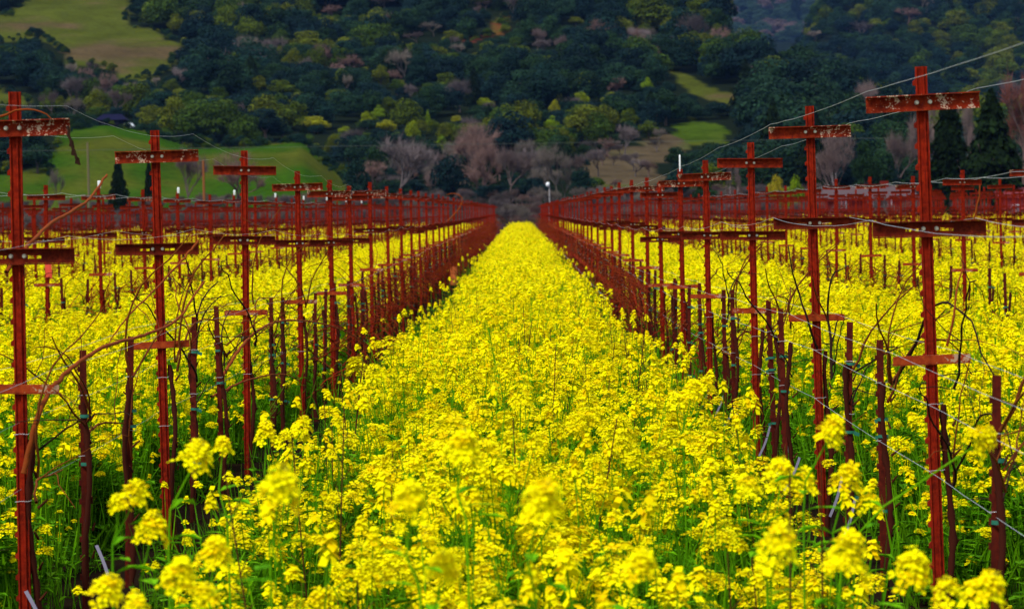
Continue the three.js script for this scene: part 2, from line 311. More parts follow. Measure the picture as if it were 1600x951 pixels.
posts.forEach((p, n) => {
  const y = ground(p.x, -p.d), v = (p.i * 5 + (p.k + 20) * 3) % 6, near = p.d < 46 && Math.abs(p.k - 0.5) < 2;
  if (n >= 300) { cap.stuff.push([M4(p.x, y, -p.d, 0, 1, 1, 1, 0, p.lean)]); return; }
  let label, group;
  const main = p.k === 0 || p.k === 1; seenRow[p.k] ??= 0; const inView = p.d > 10; if (inView) seenRow[p.k]++;
  if (main && seenRow[p.k] <= 12 && inView) { label = `tall rusty trellis post, ${ORD[seenRow[p.k] - 1]} from the front in the ${rowWords(p.k)} edging the flower strip`; group = 'trellis posts edging the central flower strip'; }
  else if (main) { label = `rusty trellis post far down the ${rowWords(p.k)} that edges the flower strip`; group = `far posts of the ${rowWords(p.k)} edging the strip`; }
  else { label = `rusty trellis post with crossarms in the outer rows on the ${side(p.k)}`; group = `trellis posts of the outer rows on the ${side(p.k)}`; }
  const o = copy(protos[v][near ? 0 : 1], 'trellis_post', label, 'trellis post', group);
  { const tops = p.k === 0 ? topL : topR, j = p.i - 1; let dy = (R() - 0.5) * 0.05; if (main && j >= 0 && j < 6) dy = at(project(p.x, y, -p.d)[0], tops[j], p.d).y - 2.16 - y; o.position.set(p.x, y + dy, -p.d); } if (main && p.d < 24) addClips(o); o.rotation.z = p.lean; o.rotation.y = (R() - 0.5) * 0.06; p.o = o;
});
if (cap.stuff.length) { const s = thing('distant_trellis_posts', 'dense band of rusty trellis posts in the farthest vine rows', 'trellis posts', null); s.userData.kind = 'stuff'; instances('post', farPostGeo, postMat, cap.stuff, s); }
{ // white caps: on every second post of the neighbouring row
  const g = new THREE.LatheGeometry([[0, 0.10], [0.018, 0.098], [0.022, 0.09], [0.022, 0.0], [0.0, 0.0]].map(([a, b]) => new THREE.Vector2(a, b)), 10);
  let c = 0; let src = null;
  for (const p of posts.filter((q) => q.k === -1 && q.d > 33 && q.d < 100)) if (c++ % 2 === 0) {
    const label = c < 20 ? `white plastic cap on a post behind the meadow-side row, ${ORD[(c - 1) / 2]} counted from the first post` : '';
    const o = mesh('post_cap', g, whiteMat); tag(o, label, 'cap', 'white caps on the posts of the neighbouring row'); o.position.set(p.x, (p.o ? p.o.position.y : ground(p.x, -p.d)) + 2.14, -p.d); o.scale.setScalar(0.9);
  }
  const p = posts.find((q) => q.k === 1 && q.d > 25 && q.d < 27);
  const o = mesh('pale_peg', g, whiteMat); tag(o, 'pale pointed peg standing on the fifth conifer-side post', 'peg'); o.position.set(p.x - p.lean * 2.1, p.o.position.y + 2.14, -p.d); o.scale.set(0.36, 1.5, 0.36);
}

// ---------------------------------------------------------------- vine stakes, vines, canes
function stakeGeometry(ox) {
  const g = extrude([[-0.016, -0.010], [-0.016, 0.008], [-0.011, 0.010], [-0.009, 0.003], [0.009, 0.003], [0.011, 0.010], [0.016, 0.008], [0.016, -0.010]], 1.4); g.rotateX(-Math.PI / 2); g.translate(0, -0.28, 0);
  const list = [g]; for (let y = 0.22; y < 1.1; y += 0.075) list.push(box(0.010, 0.022, 0.012, -0.020, y, 0));
  return planarUV(merge(list), 0.5, ox, ox);
}
const stakeGeo = [0, 0.4, 0.8].map(stakeGeometry);
const tieGeo = (() => { const g = new THREE.CylinderGeometry(0.026, 0.027, 0.013, 8, 1, true); const t = box(0.030, 0.016, 0.003, 0.036, 0.002, 0.014); t.rotateZ(-0.25); return merge([g, t]); })();
function canePath(r, start, dir, len, kink = 0.20, droop = 0.1) {
  const pts = [start.slice()], d = new THREE.Vector3(...dir).normalize(), n = Math.max(3, Math.round(len / 0.075)); let p = start.slice();
  for (let i = 0; i < n; i++) {
    d.x += (r() - 0.5) * kink * 1.4; d.y += (r() - 0.5) * kink * 1.2 - droop * i / n * 0.35; d.z += (r() - 0.5) * kink * 1.4; d.normalize();
    p = [p[0] + d.x * len / n, p[1] + d.y * len / n, p[2] + d.z * len / n]; pts.push(p);
  }
  return pts;
}
const caneCol = (r, dark) => { const t = r(), c = dark ? [0.030, 0.012, 0.007] : [0.12 + 0.08 * t, 0.026 + 0.03 * t, 0.007]; return c; };
function vineTrunk(r) {
  const pts = []; const ph = r() * 6; for (let i = 0; i <= 22; i++) { const t = i / 22; pts.push([0.014 + 0.004 * r() + 0.014 * Math.sin(ph + t * 8), -0.05 + t * 0.98, 0.012 + 0.012 * Math.cos(ph * 1.3 + t * 6)]); }
  const g = new G(); g.tube(pts, (t, i) => 0.0125 - 0.003 * t + 0.007 * r() * (i % 2), 7, [0.052, 0.010, 0.005]);
  for (let k = 0; k < 6; k++) { const y = 0.3 + k * 0.11; g.tube([[0.035, y, 0.01], [0.035 + (r() - 0.5) * 0.07, y + 0.03, 0.02 + (r() - 0.5) * 0.05]], (t) => 0.006 - 0.003 * t, 4, [0.07, 0.016, 0.007]); }
  return g.build();
}
const trunkGeo = [1, 2, 3, 4].map((s) => vineTrunk(rng(s * 91)));
function oneCane(r, rich) {
  const g = new G(), z = (r() < 0.5 ? -1 : 1), y0 = 0.55 + r() * 0.42, dark = r() < 0.3;
  const main = canePath(r, [0.03 + (r() - 0.5) * 0.03, y0, 0.01], [(r() - 0.5) * 1.0, 0.35 + r() * 0.9, z * (0.4 + r())], 0.35 + r() * 0.75, 0.34, 0.5);
  const col = caneCol(r, dark); const r0 = 0.0036 + r() * 0.0028;
  g.tube(main, (t, i) => (r0 * (1 - 0.6 * t)) * (i % 2 ? 1.0 : 1.22), rich ? 5 : 3, col);
  if (rich) for (let k = 0; k < 2; k++) { const a = main[2 + Math.floor(r() * (main.length - 3))]; g.tube(canePath(r, a, [(r() - 0.5) * 1.6, r() - 0.2, (r() - 0.5) * 1.6], 0.08 + r() * 0.25, 0.5, 0.3), (t) => 0.0024 * (1 - 0.5 * t), 4, col); }
  return g;
}
const caneGeo = []; for (let i = 0; i < 26; i++) caneGeo.push(oneCane(rng(700 + i * 13), true).build());
function thicketGeo(seed, n) {
  const r = rng(seed), g = new G();
  for (let i = 0; i < n; i++) { const z = r() < 0.5 ? -1 : 1, col = [0.15 + 0.12 * r(), 0.013 + 0.020 * r(), 0.003]; g.tube(canePath(r, [(r() - 0.5) * 0.10, 0.25 + r() * 0.65, (r() - 0.5) * 0.3], [(r() - 0.5) * 0.9, 0.1 + r() * 0.5, z * (0.6 + r())], 0.5 + r() * 0.9, 0.4, 0.55).filter((_, q) => q % 2 === 0), (t) => 0.006 * (1 - 0.55 * t), 3, col, false); }
  return g.build();
}
const thickets = [1, 2, 3, 4, 5].map((s) => thicketGeo(s * 331, 26));
const sparseThickets = [1, 2, 3, 4].map((s) => thicketGeo(s * 577, 9));
const vineStuff = [], stakeStuff = [], trunkStuff = [];
const stakeProto = stakeGeo.map((g, v) => { const t = new THREE.Group(); part('stake', g, stakeMat, t); [0.93 - v * 0.07, 0.62 + v * 0.05, 0.33 + 0.04 * v].slice(0, v === 1 ? 2 : 3).forEach((y) => { const q = part('tie_tape', tieGeo, tapeMat, t); q.position.set(0.008, y, 0.004); q.rotation.y = v * 1.3; }); return t; });
function makeVine(seed, d, k) {
  const r = rng(seed), t = new THREE.Group();
  part('trunk', trunkGeo[seed % 4], barkMat, t);
  if (d < 24) { const n = 3 + Math.floor(r() * 4); for (let i = 0; i < n; i++) { const c = part('cane', caneGeo[Math.floor(r() * caneGeo.length)], barkMat, t); c.rotation.y = (r() - 0.5) * 0.8; c.scale.setScalar(0.8 + r() * 0.4); } }
  else { const c = part('canes', (d < 32 ? sparseThickets : thickets)[seed % 4], barkMat, t); c.rotation.y = (seed % 2) * Math.PI; c.userData.kind = 'stuff'; }
  return t;
}
let stakesMade = 0, vinesMade = 0; const spots = [];
stakes.forEach((s) => {
  const y = ground(s.x, -s.d), v = (s.i * 2 + s.f + s.k + 40) % 3, main = s.k === 0 || s.k === 1, rowName = rowWords(s.k);
  const firstD = s.k === 0 ? nearL[0] : nearR[0], idx = s.k === 0 ? s.i : s.i; // i counts posts from the one beside the camera
  const hS = 1 + (R() - 0.5) * 0.05;
  spots.push({ ...s, kind: 'stake', y });
  if (stakesMade < 300) {
    stakesMade++;
    let label, group;
    if (main && s.d < 40) { group = 'short stakes edging the central flower strip'; label = s.i === 0 ? `short rusty stake standing before the first ${rowName} post` + (s.f === 1 ? ', farther from it' : '') : `short rusty stake, ${s.f === 1 ? 'nearer' : 'farther'} of two between ${ORD[s.i - 1]} and ${ORD[s.i]} posts of ${rowName}`; }
    else if (main) { group = `far stakes of the ${rowName}`; label = `short rusty stake far along the ${rowName} edging the flower strip`; }
    else { group = `stakes of the outer rows on the ${side(s.k)}`; label = `short rusty stake standing in the outer vine rows on the ${side(s.k)}`; }
    const o = copy(stakeProto[v], 'vine_stake', label, 'stake', group); o.position.set(s.x, y, -s.d); o.rotation.set((R() - 0.5) * 0.04, (R() - 0.5) * 0.5, (R() - 0.5) * 0.07); o.scale.set(0.86, hS, 0.86); if (main && s.d < 24) addClips(o);
  } else stakeStuff.push([M4(s.x, y, -s.d, R() * 0.5, 1, hS, 1, 0, (R() - 0.5) * 0.06)]);
});
posts.forEach((p) => spots.push({ x: p.x + 0.01, d: p.d + 0.02, k: p.k, i: p.i, f: 0, kind: 'post', y: ground(p.x, -p.d) }));
spots.sort((a, b) => a.d - b.d);
spots.forEach((s, n) => {
  const main = s.k === 0 || s.k === 1, rowName = rowWords(s.k);
  if (vinesMade < 300) {
    vinesMade++;
    let label, group;
    if (main && s.d < 40) {
      group = 'bare grapevines edging the central flower strip';
      label = s.kind === 'post' ? (s.i === 0 ? `bare grapevine beside the camera in the ${rowName}` : `bare grapevine climbing the ${ORD[s.i - 1]} tall post of the ${rowName}`) : s.i === 0 ? `bare grapevine on the ${s.f === 1 ? 'farther' : 'closer'} stake before the first ${rowName} post` : `bare grapevine on ${s.f === 1 ? 'nearer' : 'farther'} stake between ${ORD[s.i - 1]} and ${ORD[s.i]} posts of ${rowName}`;
    } else if (main) { group = `tangled far vines of the ${rowName}`; label = `tangled bare grapevine far along the ${rowName} edging the flower strip`; }
    else { group = `bare vines of the outer rows on the ${side(s.k)}`; label = `bare grapevine in the outer vine rows on the ${side(s.k)}`; }
    const o = makeVine(n * 17 + 3, s.d, s.k); o.name = numbered('grape_vine'); scene.add(o); tag(o, label, 'grapevine', group);
    o.position.set(s.x, s.y, -s.d); if (s.kind === 'post') o.position.x += 0.008;
  } else { vineStuff.push([n, M4(s.x, s.y, -s.d, (n % 2) * Math.PI + (R() - 0.5) * 0.3, 1, 0.9 + R() * 0.3, 1)]); }
});
{
  const s = thing('distant_vine_tangle', 'reddish brown tangle of bare canes and stakes in the far vine rows', 'vines', null); s.userData.kind = 'stuff';
  thickets.forEach((g, i) => instances('canes', g, barkMat, vineStuff.filter(([n]) => n % 5 === i).map(([, m]) => [m]), s));
  instances('stake', stakeGeo[0], stakeMat, stakeStuff, s);
  instances('trunk', trunkGeo[0], barkMat, vineStuff.map(([, m]) => [m]), s);
}
// long canes that stand out one by one
function heroCane(label, pts, r0, dark, r1 = 0.4, parts) {
  const g = new G(), v = pts.map(([x, y, d]) => at(x, y, d)), cur = new THREE.CatmullRomCurve3(v), n = Math.max(8, Math.round(cur.getLength() / 0.05)), q = cur.getPoints(n).map((p, i) => [p.x + (R() - 0.5) * 0.006, p.y + (R() - 0.5) * 0.006, p.z]);
  g.tube(q, (t, i) => 1.3 * r0 * lerp(1, r1, t) * (i % 2 ? 1 : 1.18), 6, dark ? [0.035, 0.016, 0.010] : [0.22, 0.045, 0.008]);
  if (parts) parts(g, q);
  const o = mesh('grape_cane', g.build(), barkMat); return tag(o, label, 'cane');
}
heroCane('long arching cane rising from the first meadow-side post across the second', [[36, 740, 10.2], [62, 640, 10.25], [95, 590, 10.5], [156, 545, 11], [223, 524, 11.8], [275, 500, 12.4], [318, 440, 13]], 0.0075, false);
heroCane('pale straight cane leaning from the first meadow-side post up past the second', [[10, 425, 10.2], [30, 398, 10.3], [75, 352, 10.8], [110, 330, 11.2], [134, 315, 11.5], [155, 290, 11.8], [166, 272, 12]], 0.0055, false, 0.6);
heroCane('curved cane hooked over the upper crossarm of the first meadow-side post', [[-10, 186, 10.22], [8, 178, 10.22], [40, 170, 10.2], [62, 174, 10.2], [80, 186, 10.2]], 0.0035, false);
heroCane('short dark withered cane hanging from the end of the first meadow-side crossarm', [[104, 196, 10.2], [108, 215, 10.2], [113, 232, 10.2], [119, 249, 10.2]], 0.004, true, 0.8, (g, q) => { for (const k of [3, 5, 7]) { const p = q[Math.min(k, q.length - 1)]; g.quad(p, [p[0] + 0.012, p[1] - 0.01, p[2] + 0.004], [p[0] + 0.016, p[1] - 0.035, p[2]], [p[0] - 0.004, p[1] - 0.028, p[2] + 0.006], [0.03, 0.013, 0.008]); } });
heroCane('slanting thin cane tied to the middle crossarm of the second meadow-side post', [[309, 377, 14.1], [290, 400, 14], [262, 430, 13.8], [232, 462, 13.4], [190, 505, 13], [165, 545, 12.8]], 0.0045, false);
heroCane('crooked dark cane behind the second conifer-side post, bent at its tip', [[1300, 590, 14.2], [1298, 520, 14.2], [1293, 490, 14.2], [1297, 450, 14.1], [1303, 428, 14.1], [1318, 420, 14.1]], 0.0055, true);
heroCane('slender dark cane leaning before the second conifer-side post', [[1278, 545, 14.4], [1262, 500, 14.3], [1247, 452, 14.3], [1238, 420, 14.2], [1231, 382, 14.2]], 0.005, true);
heroCane('reddish knotted cane climbing beside the first conifer-side post', [[1480, 540, 10.8], [1492, 490, 10.8], [1496, 450, 10.9], [1505, 410, 11], [1502, 385, 11]], 0.004, false);
heroCane('pale twig standing above the middle crossarm of the first conifer-side post', [[1523, 345, 10.4], [1526, 322, 10.4], [1531, 303, 10.4], [1533, 290, 10.4]], 0.003, false, 0.7);
heroCane('low arching cane between the third and fifth meadow-side posts', [[340, 600, 17.5], [372, 548, 18], [405, 515, 19], [450, 500, 20.5], [500, 505, 21.5], [545, 520, 22.5], [575, 540, 23]], 0.0075, false);
heroCane('low sagging cane crossing the third meadow-side post', [[330, 620, 17.2], [370, 600, 17.6], [410, 588, 18.4], [445, 585, 19], [472, 598, 19.6]], 0.005, false);
heroCane('thin hooped cane end arching above the far meadow-side row', [[700, 345, 52], [718, 325, 52], [722, 310, 52], [710, 302, 52], [698, 304, 52]], 0.010, false);

// ---------------------------------------------------------------- wires, drip hose
function wire(label, group, pts, r, m, name, cat) { const g = new G().tube(pts, r, 5, [1, 1, 1]); const geo = g.build(); geo.deleteAttribute('color'); const o = mesh(name ?? 'trellis_wire', geo, m ?? wireMat); return tag(o, label, cat ?? 'wire', group); }
function rowWire(r, ds, dx, h, sag, wob, seed) {
  const q = rng(seed), pts = [];
  for (let i = 0; i < ds.length; i++) {
    const d = ds[i], x = r + dx, e = (q() - 0.5) * wob; const y = ground(r, -d) + h + e; pts.push([x, y, -d + 0.03]);
    if (i + 1 < ds.length) for (const t of [0.1, 0.2, 0.3, 0.4, 0.5, 0.6, 0.7, 0.8, 0.9]) { const dd = lerp(d, ds[i + 1], t), yy = lerp(y, ground(r, -ds[i + 1]) + h, t); pts.push([x + (q() - 0.5) * 0.004, yy - sag * 4 * t * (1 - t) + (q() - 0.5) * 0.003, -dd + 0.03]); }
  }
  return pts;
}
for (const [x, first, nm] of [[LX, nearL, 'meadow-side'], [RX, nearR, 'conifer-side']]) {
  const ds = [first[0] - 2 * SP + 0.6, first[0] - SP, ...first]; for (let d = first[5] + SP; d < 95; d += SP) ds.push(d);
  const sgn = x < 0 ? 1 : -1;
  for (const [e, w] of [[1, 'strip-facing'], [-1, 'outer']]) {
    wire(`bright steel wire along the ${w} ends of the upper crossarms, ${nm} row`, 'trellis wires', rowWire(x, ds, sgn * e * 0.196, 2.066, x < 0 ? 0.05 : 0.012, 0.006, 5 + e + x), x < 0 ? 0.0005 : 0.0010);
    wire(`steel wire along the ${w} ends of the middle crossarms, ${nm} row`, 'trellis wires', rowWire(x, ds, sgn * e * 0.19, 1.60, 0.03, 0.006, 15 + e + x), x < 0 ? 0.0005 : 0.0008);
    wire(`thin wire along the ${w} ends of the lower crossarms, ${nm} row`, 'trellis wires', rowWire(x, ds, sgn * e * 0.115, 1.12, 0.012, 0.01, 25 + e + x), 0.0007);
  }
  wire(`straight wire clipped along the upper part of the ${nm} stakes`, 'trellis wires', rowWire(x, ds, 0.0, 0.94, 0.008, 0.006, 35 + x).map(([a, b, c]) => [a, b, c + 0.02]), x < 0 ? 0.0004 : 0.0009);
  wire(`straight wire clipped along the lower part of the ${nm} stakes`, 'trellis wires', rowWire(x, ds, 0.0, 0.70, 0.008, 0.006, 45 + x).map(([a, b, c]) => [a, b, c + 0.02]), x < 0 ? 0.0004 : 0.0009);
  const dh = ds.filter((d) => d > 45); for (let d = 95; d < END; d += SP) dh.push(d);
  if (x > 0) wire(`grey drip hose slung low along the ${nm} vine row`, 'drip hoses', rowWire(x, dh, sgn * 0.05, 0.33, 0.03, 0.02, 61 + x), 0.010, hoseMat, 'drip_hose', 'hose');
}
for (const [x, ds0, nm] of [[LX - ROW, 30.5, 'meadow-side'], [RX + ROW, 26.4, 'conifer-side']]) {
  const ds = []; for (let d = ds0 - SP; d < 75; d += SP) ds.push(d);
  for (const e of [-1, 1]) wire(`faint wire over the upper crossarms of the ${nm} neighbour row, ${e * x < 0 ? 'strip-facing' : 'outer'} ends`, 'trellis wires', rowWire(x, ds, e * 0.196, 2.066, 0.03, 0.01, 70 + e + x), 0.0022);
}
{ // grey hose loops hanging by the stakes
  const make = (s) => { const r = rng(s), g = new G(), b = (r() - 0.5) * 0.12; const pts = []; for (let i = 0; i <= 7; i++) { const t = i / 7; pts.push([b * t + 0.008 * Math.sin(t * 3), 0.16 + 0.20 * (1 - t), 0.03 * t]); } for (let i = 0; i + 1 < pts.length; i++) { const a = pts[i], c = pts[i + 1], w = 0.0065; g.quad([a[0] - w, a[1], a[2]], [a[0] + w, a[1], a[2]], [c[0] + w, c[1], c[2]], [c[0] - w, c[1], c[2]], [1, 1, 1]); g.quad([a[0] + w, a[1], a[2] - 0.006], [a[0] - w, a[1], a[2] - 0.006], [c[0] - w, c[1], c[2] - 0.006], [c[0] + w, c[1], c[2] - 0.006], [1, 1, 1]); } const geo = g.build(); geo.deleteAttribute('color'); return geo; };
  const geos = [1, 2, 3, 4].map(make); let n = 0;
  for (const s of spots.filter((q) => (q.k === 0 || q.k === 1) && (q.k === 1 ? q.d > 13 && q.d < 27 : q.d > 10 && q.d < 12.5))) {
    const o = mesh('hose_strip', geos[n++ % 4], hoseMat), sg = s.k === 0 ? 1 : -1; o.position.set(s.x + sg * (0.09 + 0.05 * R()), s.y, -s.d + 0.05); o.rotation.z = sg * (0.25 + R() * 0.25) - 0.1;
    tag(o, s.kind === 'post' ? `grey plastic strip at the foot of the ${ORD[s.i - 1] ?? 'next'} ${rowWords(s.k)} post` : s.i === 0 ? `grey plastic strip by the stake before the first ${rowWords(s.k)} post` + (s.f === 1 ? ', farther one' : '') : `grey plastic strip by ${s.f === 1 ? 'nearer' : 'farther'} stake between ${ORD[s.i - 1]} and ${ORD[s.i]} ${rowWords(s.k)} posts`, 'plastic strip', 'grey strips along the vine rows');
  }
  const c = new THREE.CylinderGeometry(0.085, 0.085, 0.45, 12, 1, true), om = new THREE.MeshStandardMaterial({ color: new THREE.Color(0.75, 0.17, 0.03), roughness: 0.6, side: THREE.DoubleSide }), p = at(709, 432, 70); p.y = ground(p.x, p.z) + 0.225;
  const o = mesh('grow_tube', c, om); tag(o, 'orange plastic grow tube beside the far meadow-side vine row', 'grow tube'); o.position.set(p.x, p.y, p.z);
  const rg = new G(), rp = posts.find((a) => a.k === -1 && a.d > 30), q = at(64, 424, rp.d); q.x = rp.x + 0.02; q.z += 0.03; for (let i = 0; i < 3; i++) rg.quad([q.x - 0.03 + i * 0.012, q.y + 0.09, q.z], [q.x + 0.02 + i * 0.012, q.y + 0.08, q.z + 0.01], [q.x + 0.03 + i * 0.01, q.y - 0.05 - i * 0.02, q.z + 0.02], [q.x - 0.02 + i * 0.01, q.y - 0.07 + i * 0.02, q.z], [0.7, 0.06, 0.02]);
  tag(mesh('marker_ribbon', rg.build(), new THREE.MeshStandardMaterial({ vertexColors: true, roughness: 0.7, side: THREE.DoubleSide })), 'orange red marker ribbon behind the first meadow-side post', 'ribbon');
}

// ---------------------------------------------------------------- trees
const leafMat = new THREE.MeshPhysicalMaterial({ vertexColors: true, roughness: 0.9, transmission: 0.3, thickness: 0, side: THREE.DoubleSide, specularIntensity: 0.05 });
const twigMat = new THREE.MeshStandardMaterial({ vertexColors: true, roughness: 1, side: THREE.DoubleSide });
const dirR = (r) => { const a = r() * 2 * Math.PI, y = r() * 2 - 1, s = Math.sqrt(1 - y * y); return [Math.cos(a) * s, y, Math.sin(a) * s]; };
function leafQuad(g, c, n, s, r, col) {
  const N = new THREE.Vector3(...n).normalize(), U = new THREE.Vector3(r() - 0.5, r() - 0.5, r() - 0.5).cross(N).normalize(), V = new THREE.Vector3().crossVectors(N, U), a = s * (0.7 + 0.6 * r()), b = s * (0.5 + 0.5 * r());
  const P = (u, v, w) => [c[0] + U.x * u + V.x * v + N.x * w, c[1] + U.y * u + V.y * v + N.y * w, c[2] + U.z * u + V.z * v + N.z * w];
  g.quad(P(-a, -b * 0.4, 0), P(0, -b, s * 0.25), P(a, b * 0.3, 0), P(-a * 0.1, b, -s * 0.2), col);
}
// unit crowns: base at y=0, top at y=1, half width 0.5; colours near white so that the tint of the copy decides
function oakCrown(seed, cone = 0, leaves = 2700) {
  const r = rng(seed), g = new G(), blobs = [];
  for (let i = 0; i < 13; i++) { const t = r(), a = r() * 6.28, y = 0.24 + 0.56 * t, w = (cone ? 0.36 * (1.06 - t) : 0.33 * Math.sqrt(1 - (t - 0.35) ** 2 * 1.3)), rad = (cone ? 0.19 : 0.20) * (1 - 0.3 * t) * (0.75 + 0.5 * r()); blobs.push({ c: [Math.cos(a) * w * (0.4 + 0.6 * r()), y, Math.sin(a) * w * (0.4 + 0.6 * r())], r: rad, v: 0.72 + 0.6 * r() }); }
  blobs.push({ c: [0, 0.5, 0], r: 0.3, v: 0.8 }, { c: [0, cone ? 0.85 : 0.75, 0], r: cone ? 0.12 : 0.2, v: 1 });
  const tot = blobs.reduce((s, b) => s + b.r * b.r, 0);
  for (const b of blobs) { const n = Math.round(leaves * b.r * b.r / tot); for (let i = 0; i < n; i++) { const d = dirR(r); if (d[1] < -0.55) continue; const q = b.r * (0.78 + 0.28 * r()), v = b.v * (0.7 + 0.6 * r()); leafQuad(g, [b.c[0] + d[0] * q, b.c[1] + d[1] * q * 0.85, b.c[2] + d[2] * q], [d[0] + (r() - 0.5) * 0.9, d[1] + 0.25 + (r() - 0.5) * 0.9, d[2] + (r() - 0.5) * 0.9], 0.027, r, [v * (0.9 + 0.2 * r()), v, v * (0.85 + 0.3 * r())]); } }
  return g.build();
}
function coniferCrown(seed, slim) {
  const r = rng(seed), g = new G();
  for (let i = 0; i < 3400; i++) { const t = Math.pow(r(), 1.25), y = 0.05 + 0.94 * t, w = (slim ? 0.44 : 0.5) * Math.pow(1 - t, 0.78) * (0.74 + 0.28 * Math.abs(Math.sin(t * 23 + r() * 0.8))), a = r() * 6.283, q = w * (0.5 + 0.5 * Math.sqrt(r())) * (1 + 0.5 * noise(Math.cos(a) * 1.6 + seed, t * 7, Math.sin(a) * 1.6)), v = (0.6 + 0.9 * r()) * (1 + 0.9 * noise(Math.cos(a) * 2, t * 9 + seed, Math.sin(a) * 2)); leafQuad(g, [Math.cos(a) * q, y - q * 0.10, Math.sin(a) * q], [Math.cos(a) * 0.7 + (r() - 0.5), 0.8 + (r() - 0.5), Math.sin(a) * 0.7 + (r() - 0.5)], 0.036, r, [v, v, v]); }
  return g.build();
}
function bareTree(seed, opt = {}) {                   // returns [limbs, twigs]
  const r = rng(seed), L = new G(), T = new G(), up = opt.up ?? 0.55, bark = opt.bark ?? [0.8, 0.8, 0.8];
  const grow = (p, d, len, rad, depth) => {
    const pts = [p]; let q = p; const D = new THREE.Vector3(...d);
    for (let i = 0; i < 3; i++) { D.x += (r() - 0.5) * 0.35; D.y += (r() - 0.5) * 0.3 + 0.04; D.z += (r() - 0.5) * 0.35; D.normalize(); q = [q[0] + D.x * len / 3, q[1] + D.y * len / 3, q[2] + D.z * len / 3]; pts.push(q); }
    if (depth < 5) L.tube(pts, (t) => rad * (1 - 0.4 * t), depth < 2 ? 6 : 3, opt.single && depth > 1 ? [bark[0] * 0.35, bark[1] * 0.26, bark[2] * 0.25] : bark, false);
    if (depth >= 4) for (let k = 0; k < 5; k++) { const a = pts[1 + Math.floor(r() * 3)], e = dirR(r), l = 0.05 + 0.06 * r(), w = 0.0016 + 0.0012 * r(), v = 0.75 + 0.5 * r(); const b = [a[0] + (D.x * 0.7 + e[0]) * l, a[1] + (D.y * 0.7 + e[1] + 0.2) * l, a[2] + (D.z * 0.7 + e[2]) * l]; T.tri([a[0] - w, a[1], a[2] + w], [a[0] + w, a[1] + w, a[2] - w], b, [v, v, v]); T.tri([a[0], a[1] - w, a[2]], [a[0], a[1] + w, a[2] + w], b, [v, v, v]); }
    if (depth >= 5) return;
    const n = depth === 0 ? (opt.single ? 7 : 4) : 3;
    for (let k = 0; k < n; k++) {
      const a = opt.single && depth === 0 ? pts.map((_, i) => i)[Math.min(3, 1 + (k % 3))] : 3, e = dirR(r), s = opt.single && depth === 0 ? 0.9 : 0.85;
      const nd = new THREE.Vector3(D.x + e[0] * s, D.y * up + Math.abs(e[1]) * 0.5 + 0.05, D.z + e[2] * s).normalize(); grow(pts[a], nd.toArray(), len * (0.62 + 0.24 * r()), rad * 0.62, depth + 1);
    }
    if (opt.single && depth === 0) grow(pts[3], [0.02, 1, 0.02], len * 0.7, rad * 0.6, 1);
  };
  grow([0, 0, 0], [0.03, 1, 0.02], opt.single ? 0.5 : 0.26, opt.single ? 0.017 : 0.028, 0);
  const fit = [...L.p.keys()].filter((i) => i % 3 === 1).reduce((m, i) => Math.max(m, L.p[i]), 0.01), wide = [...T.p.keys()].filter((i) => i % 3 === 0).reduce((m, i) => Math.max(m, Math.abs(T.p[i])), 0.01);
  const gs = [L.build(), T.build()]; gs.forEach((g) => g.scale(0.5 / wide, 1 / fit, 0.5 / wide)); return gs;
}
function trunkOnly() { const g = new G(); g.tube([[0, -0.05, 0], [0.005, 0.15, 0], [0.01, 0.35, 0.005]], (t) => 0.035 - 0.014 * t, 6, [1, 1, 1]); for (const [a, b] of [[0.18, 0.1], [-0.2, 0.06], [0.05, -0.2]]) g.tube([[0.005, 0.25, 0], [a * 0.5, 0.42, b * 0.5], [a, 0.6, b]], (t) => 0.016 - 0.009 * t, 4, [1, 1, 1]); return g.build(); }
const oakG = [11, 12, 13, 14, 15].map((s) => oakCrown(s * 7)), coneG = [21, 22].map((s) => oakCrown(s * 5, 1)), conG = [31, 32, 33].map((s) => coniferCrown(s * 3, s === 33)), bareG = [41, 42, 43, 44].map((s) => bareTree(s * 9)), birchG = bareTree(77, { single: true, up: 0.9 }), trunkG = trunkOnly();
const lin = (r, g, b) => new THREE.Color().setRGB(r, g, b);
const TINT = {
  oak: [lin(0.009, 0.028, 0.020), lin(0.016, 0.040, 0.014), lin(0.016, 0.042, 0.022), lin(0.008, 0.024, 0.024)],
  olive: [lin(0.066, 0.094, 0.007), lin(0.042, 0.076, 0.008), lin(0.095, 0.112, 0.008)],
  lime: [lin(0.20, 0.25, 0.006), lin(0.15, 0.23, 0.006), lin(0.25, 0.25, 0.008)],
  bare: [lin(0.165, 0.112, 0.100), lin(0.145, 0.112, 0.108), lin(0.190, 0.108, 0.088), lin(0.170, 0.138, 0.110)],
  conifer: [lin(0.006, 0.014, 0.004), lin(0.008, 0.018, 0.005)],
  redbrown: [lin(0.16, 0.05, 0.035)], yellow: [lin(0.30, 0.25, 0.012)], pale: [lin(0.40, 0.40, 0.42)],
};
const mats = {}; for (const k in TINT) mats[k] = TINT[k].map((c) => { const m = (['bare', 'redbrown', 'pale'].includes(k) ? twigMat : leafMat).clone(); m.color = c; return m; });
const trunkMat = new THREE.MeshStandardMaterial({ vertexColors: true, color: lin(0.07, 0.05, 0.04), roughness: 1 }), paleBark = new THREE.MeshStandardMaterial({ vertexColors: true, color: lin(0.55, 0.47, 0.46), roughness: 0.9 });
const limbMat = mats.bare.map((m) => { const q = new THREE.MeshStandardMaterial({ vertexColors: true, roughness: 1 }); q.color = m.color.clone().multiplyScalar(0.75); return q; });
const protoTree = new Map();
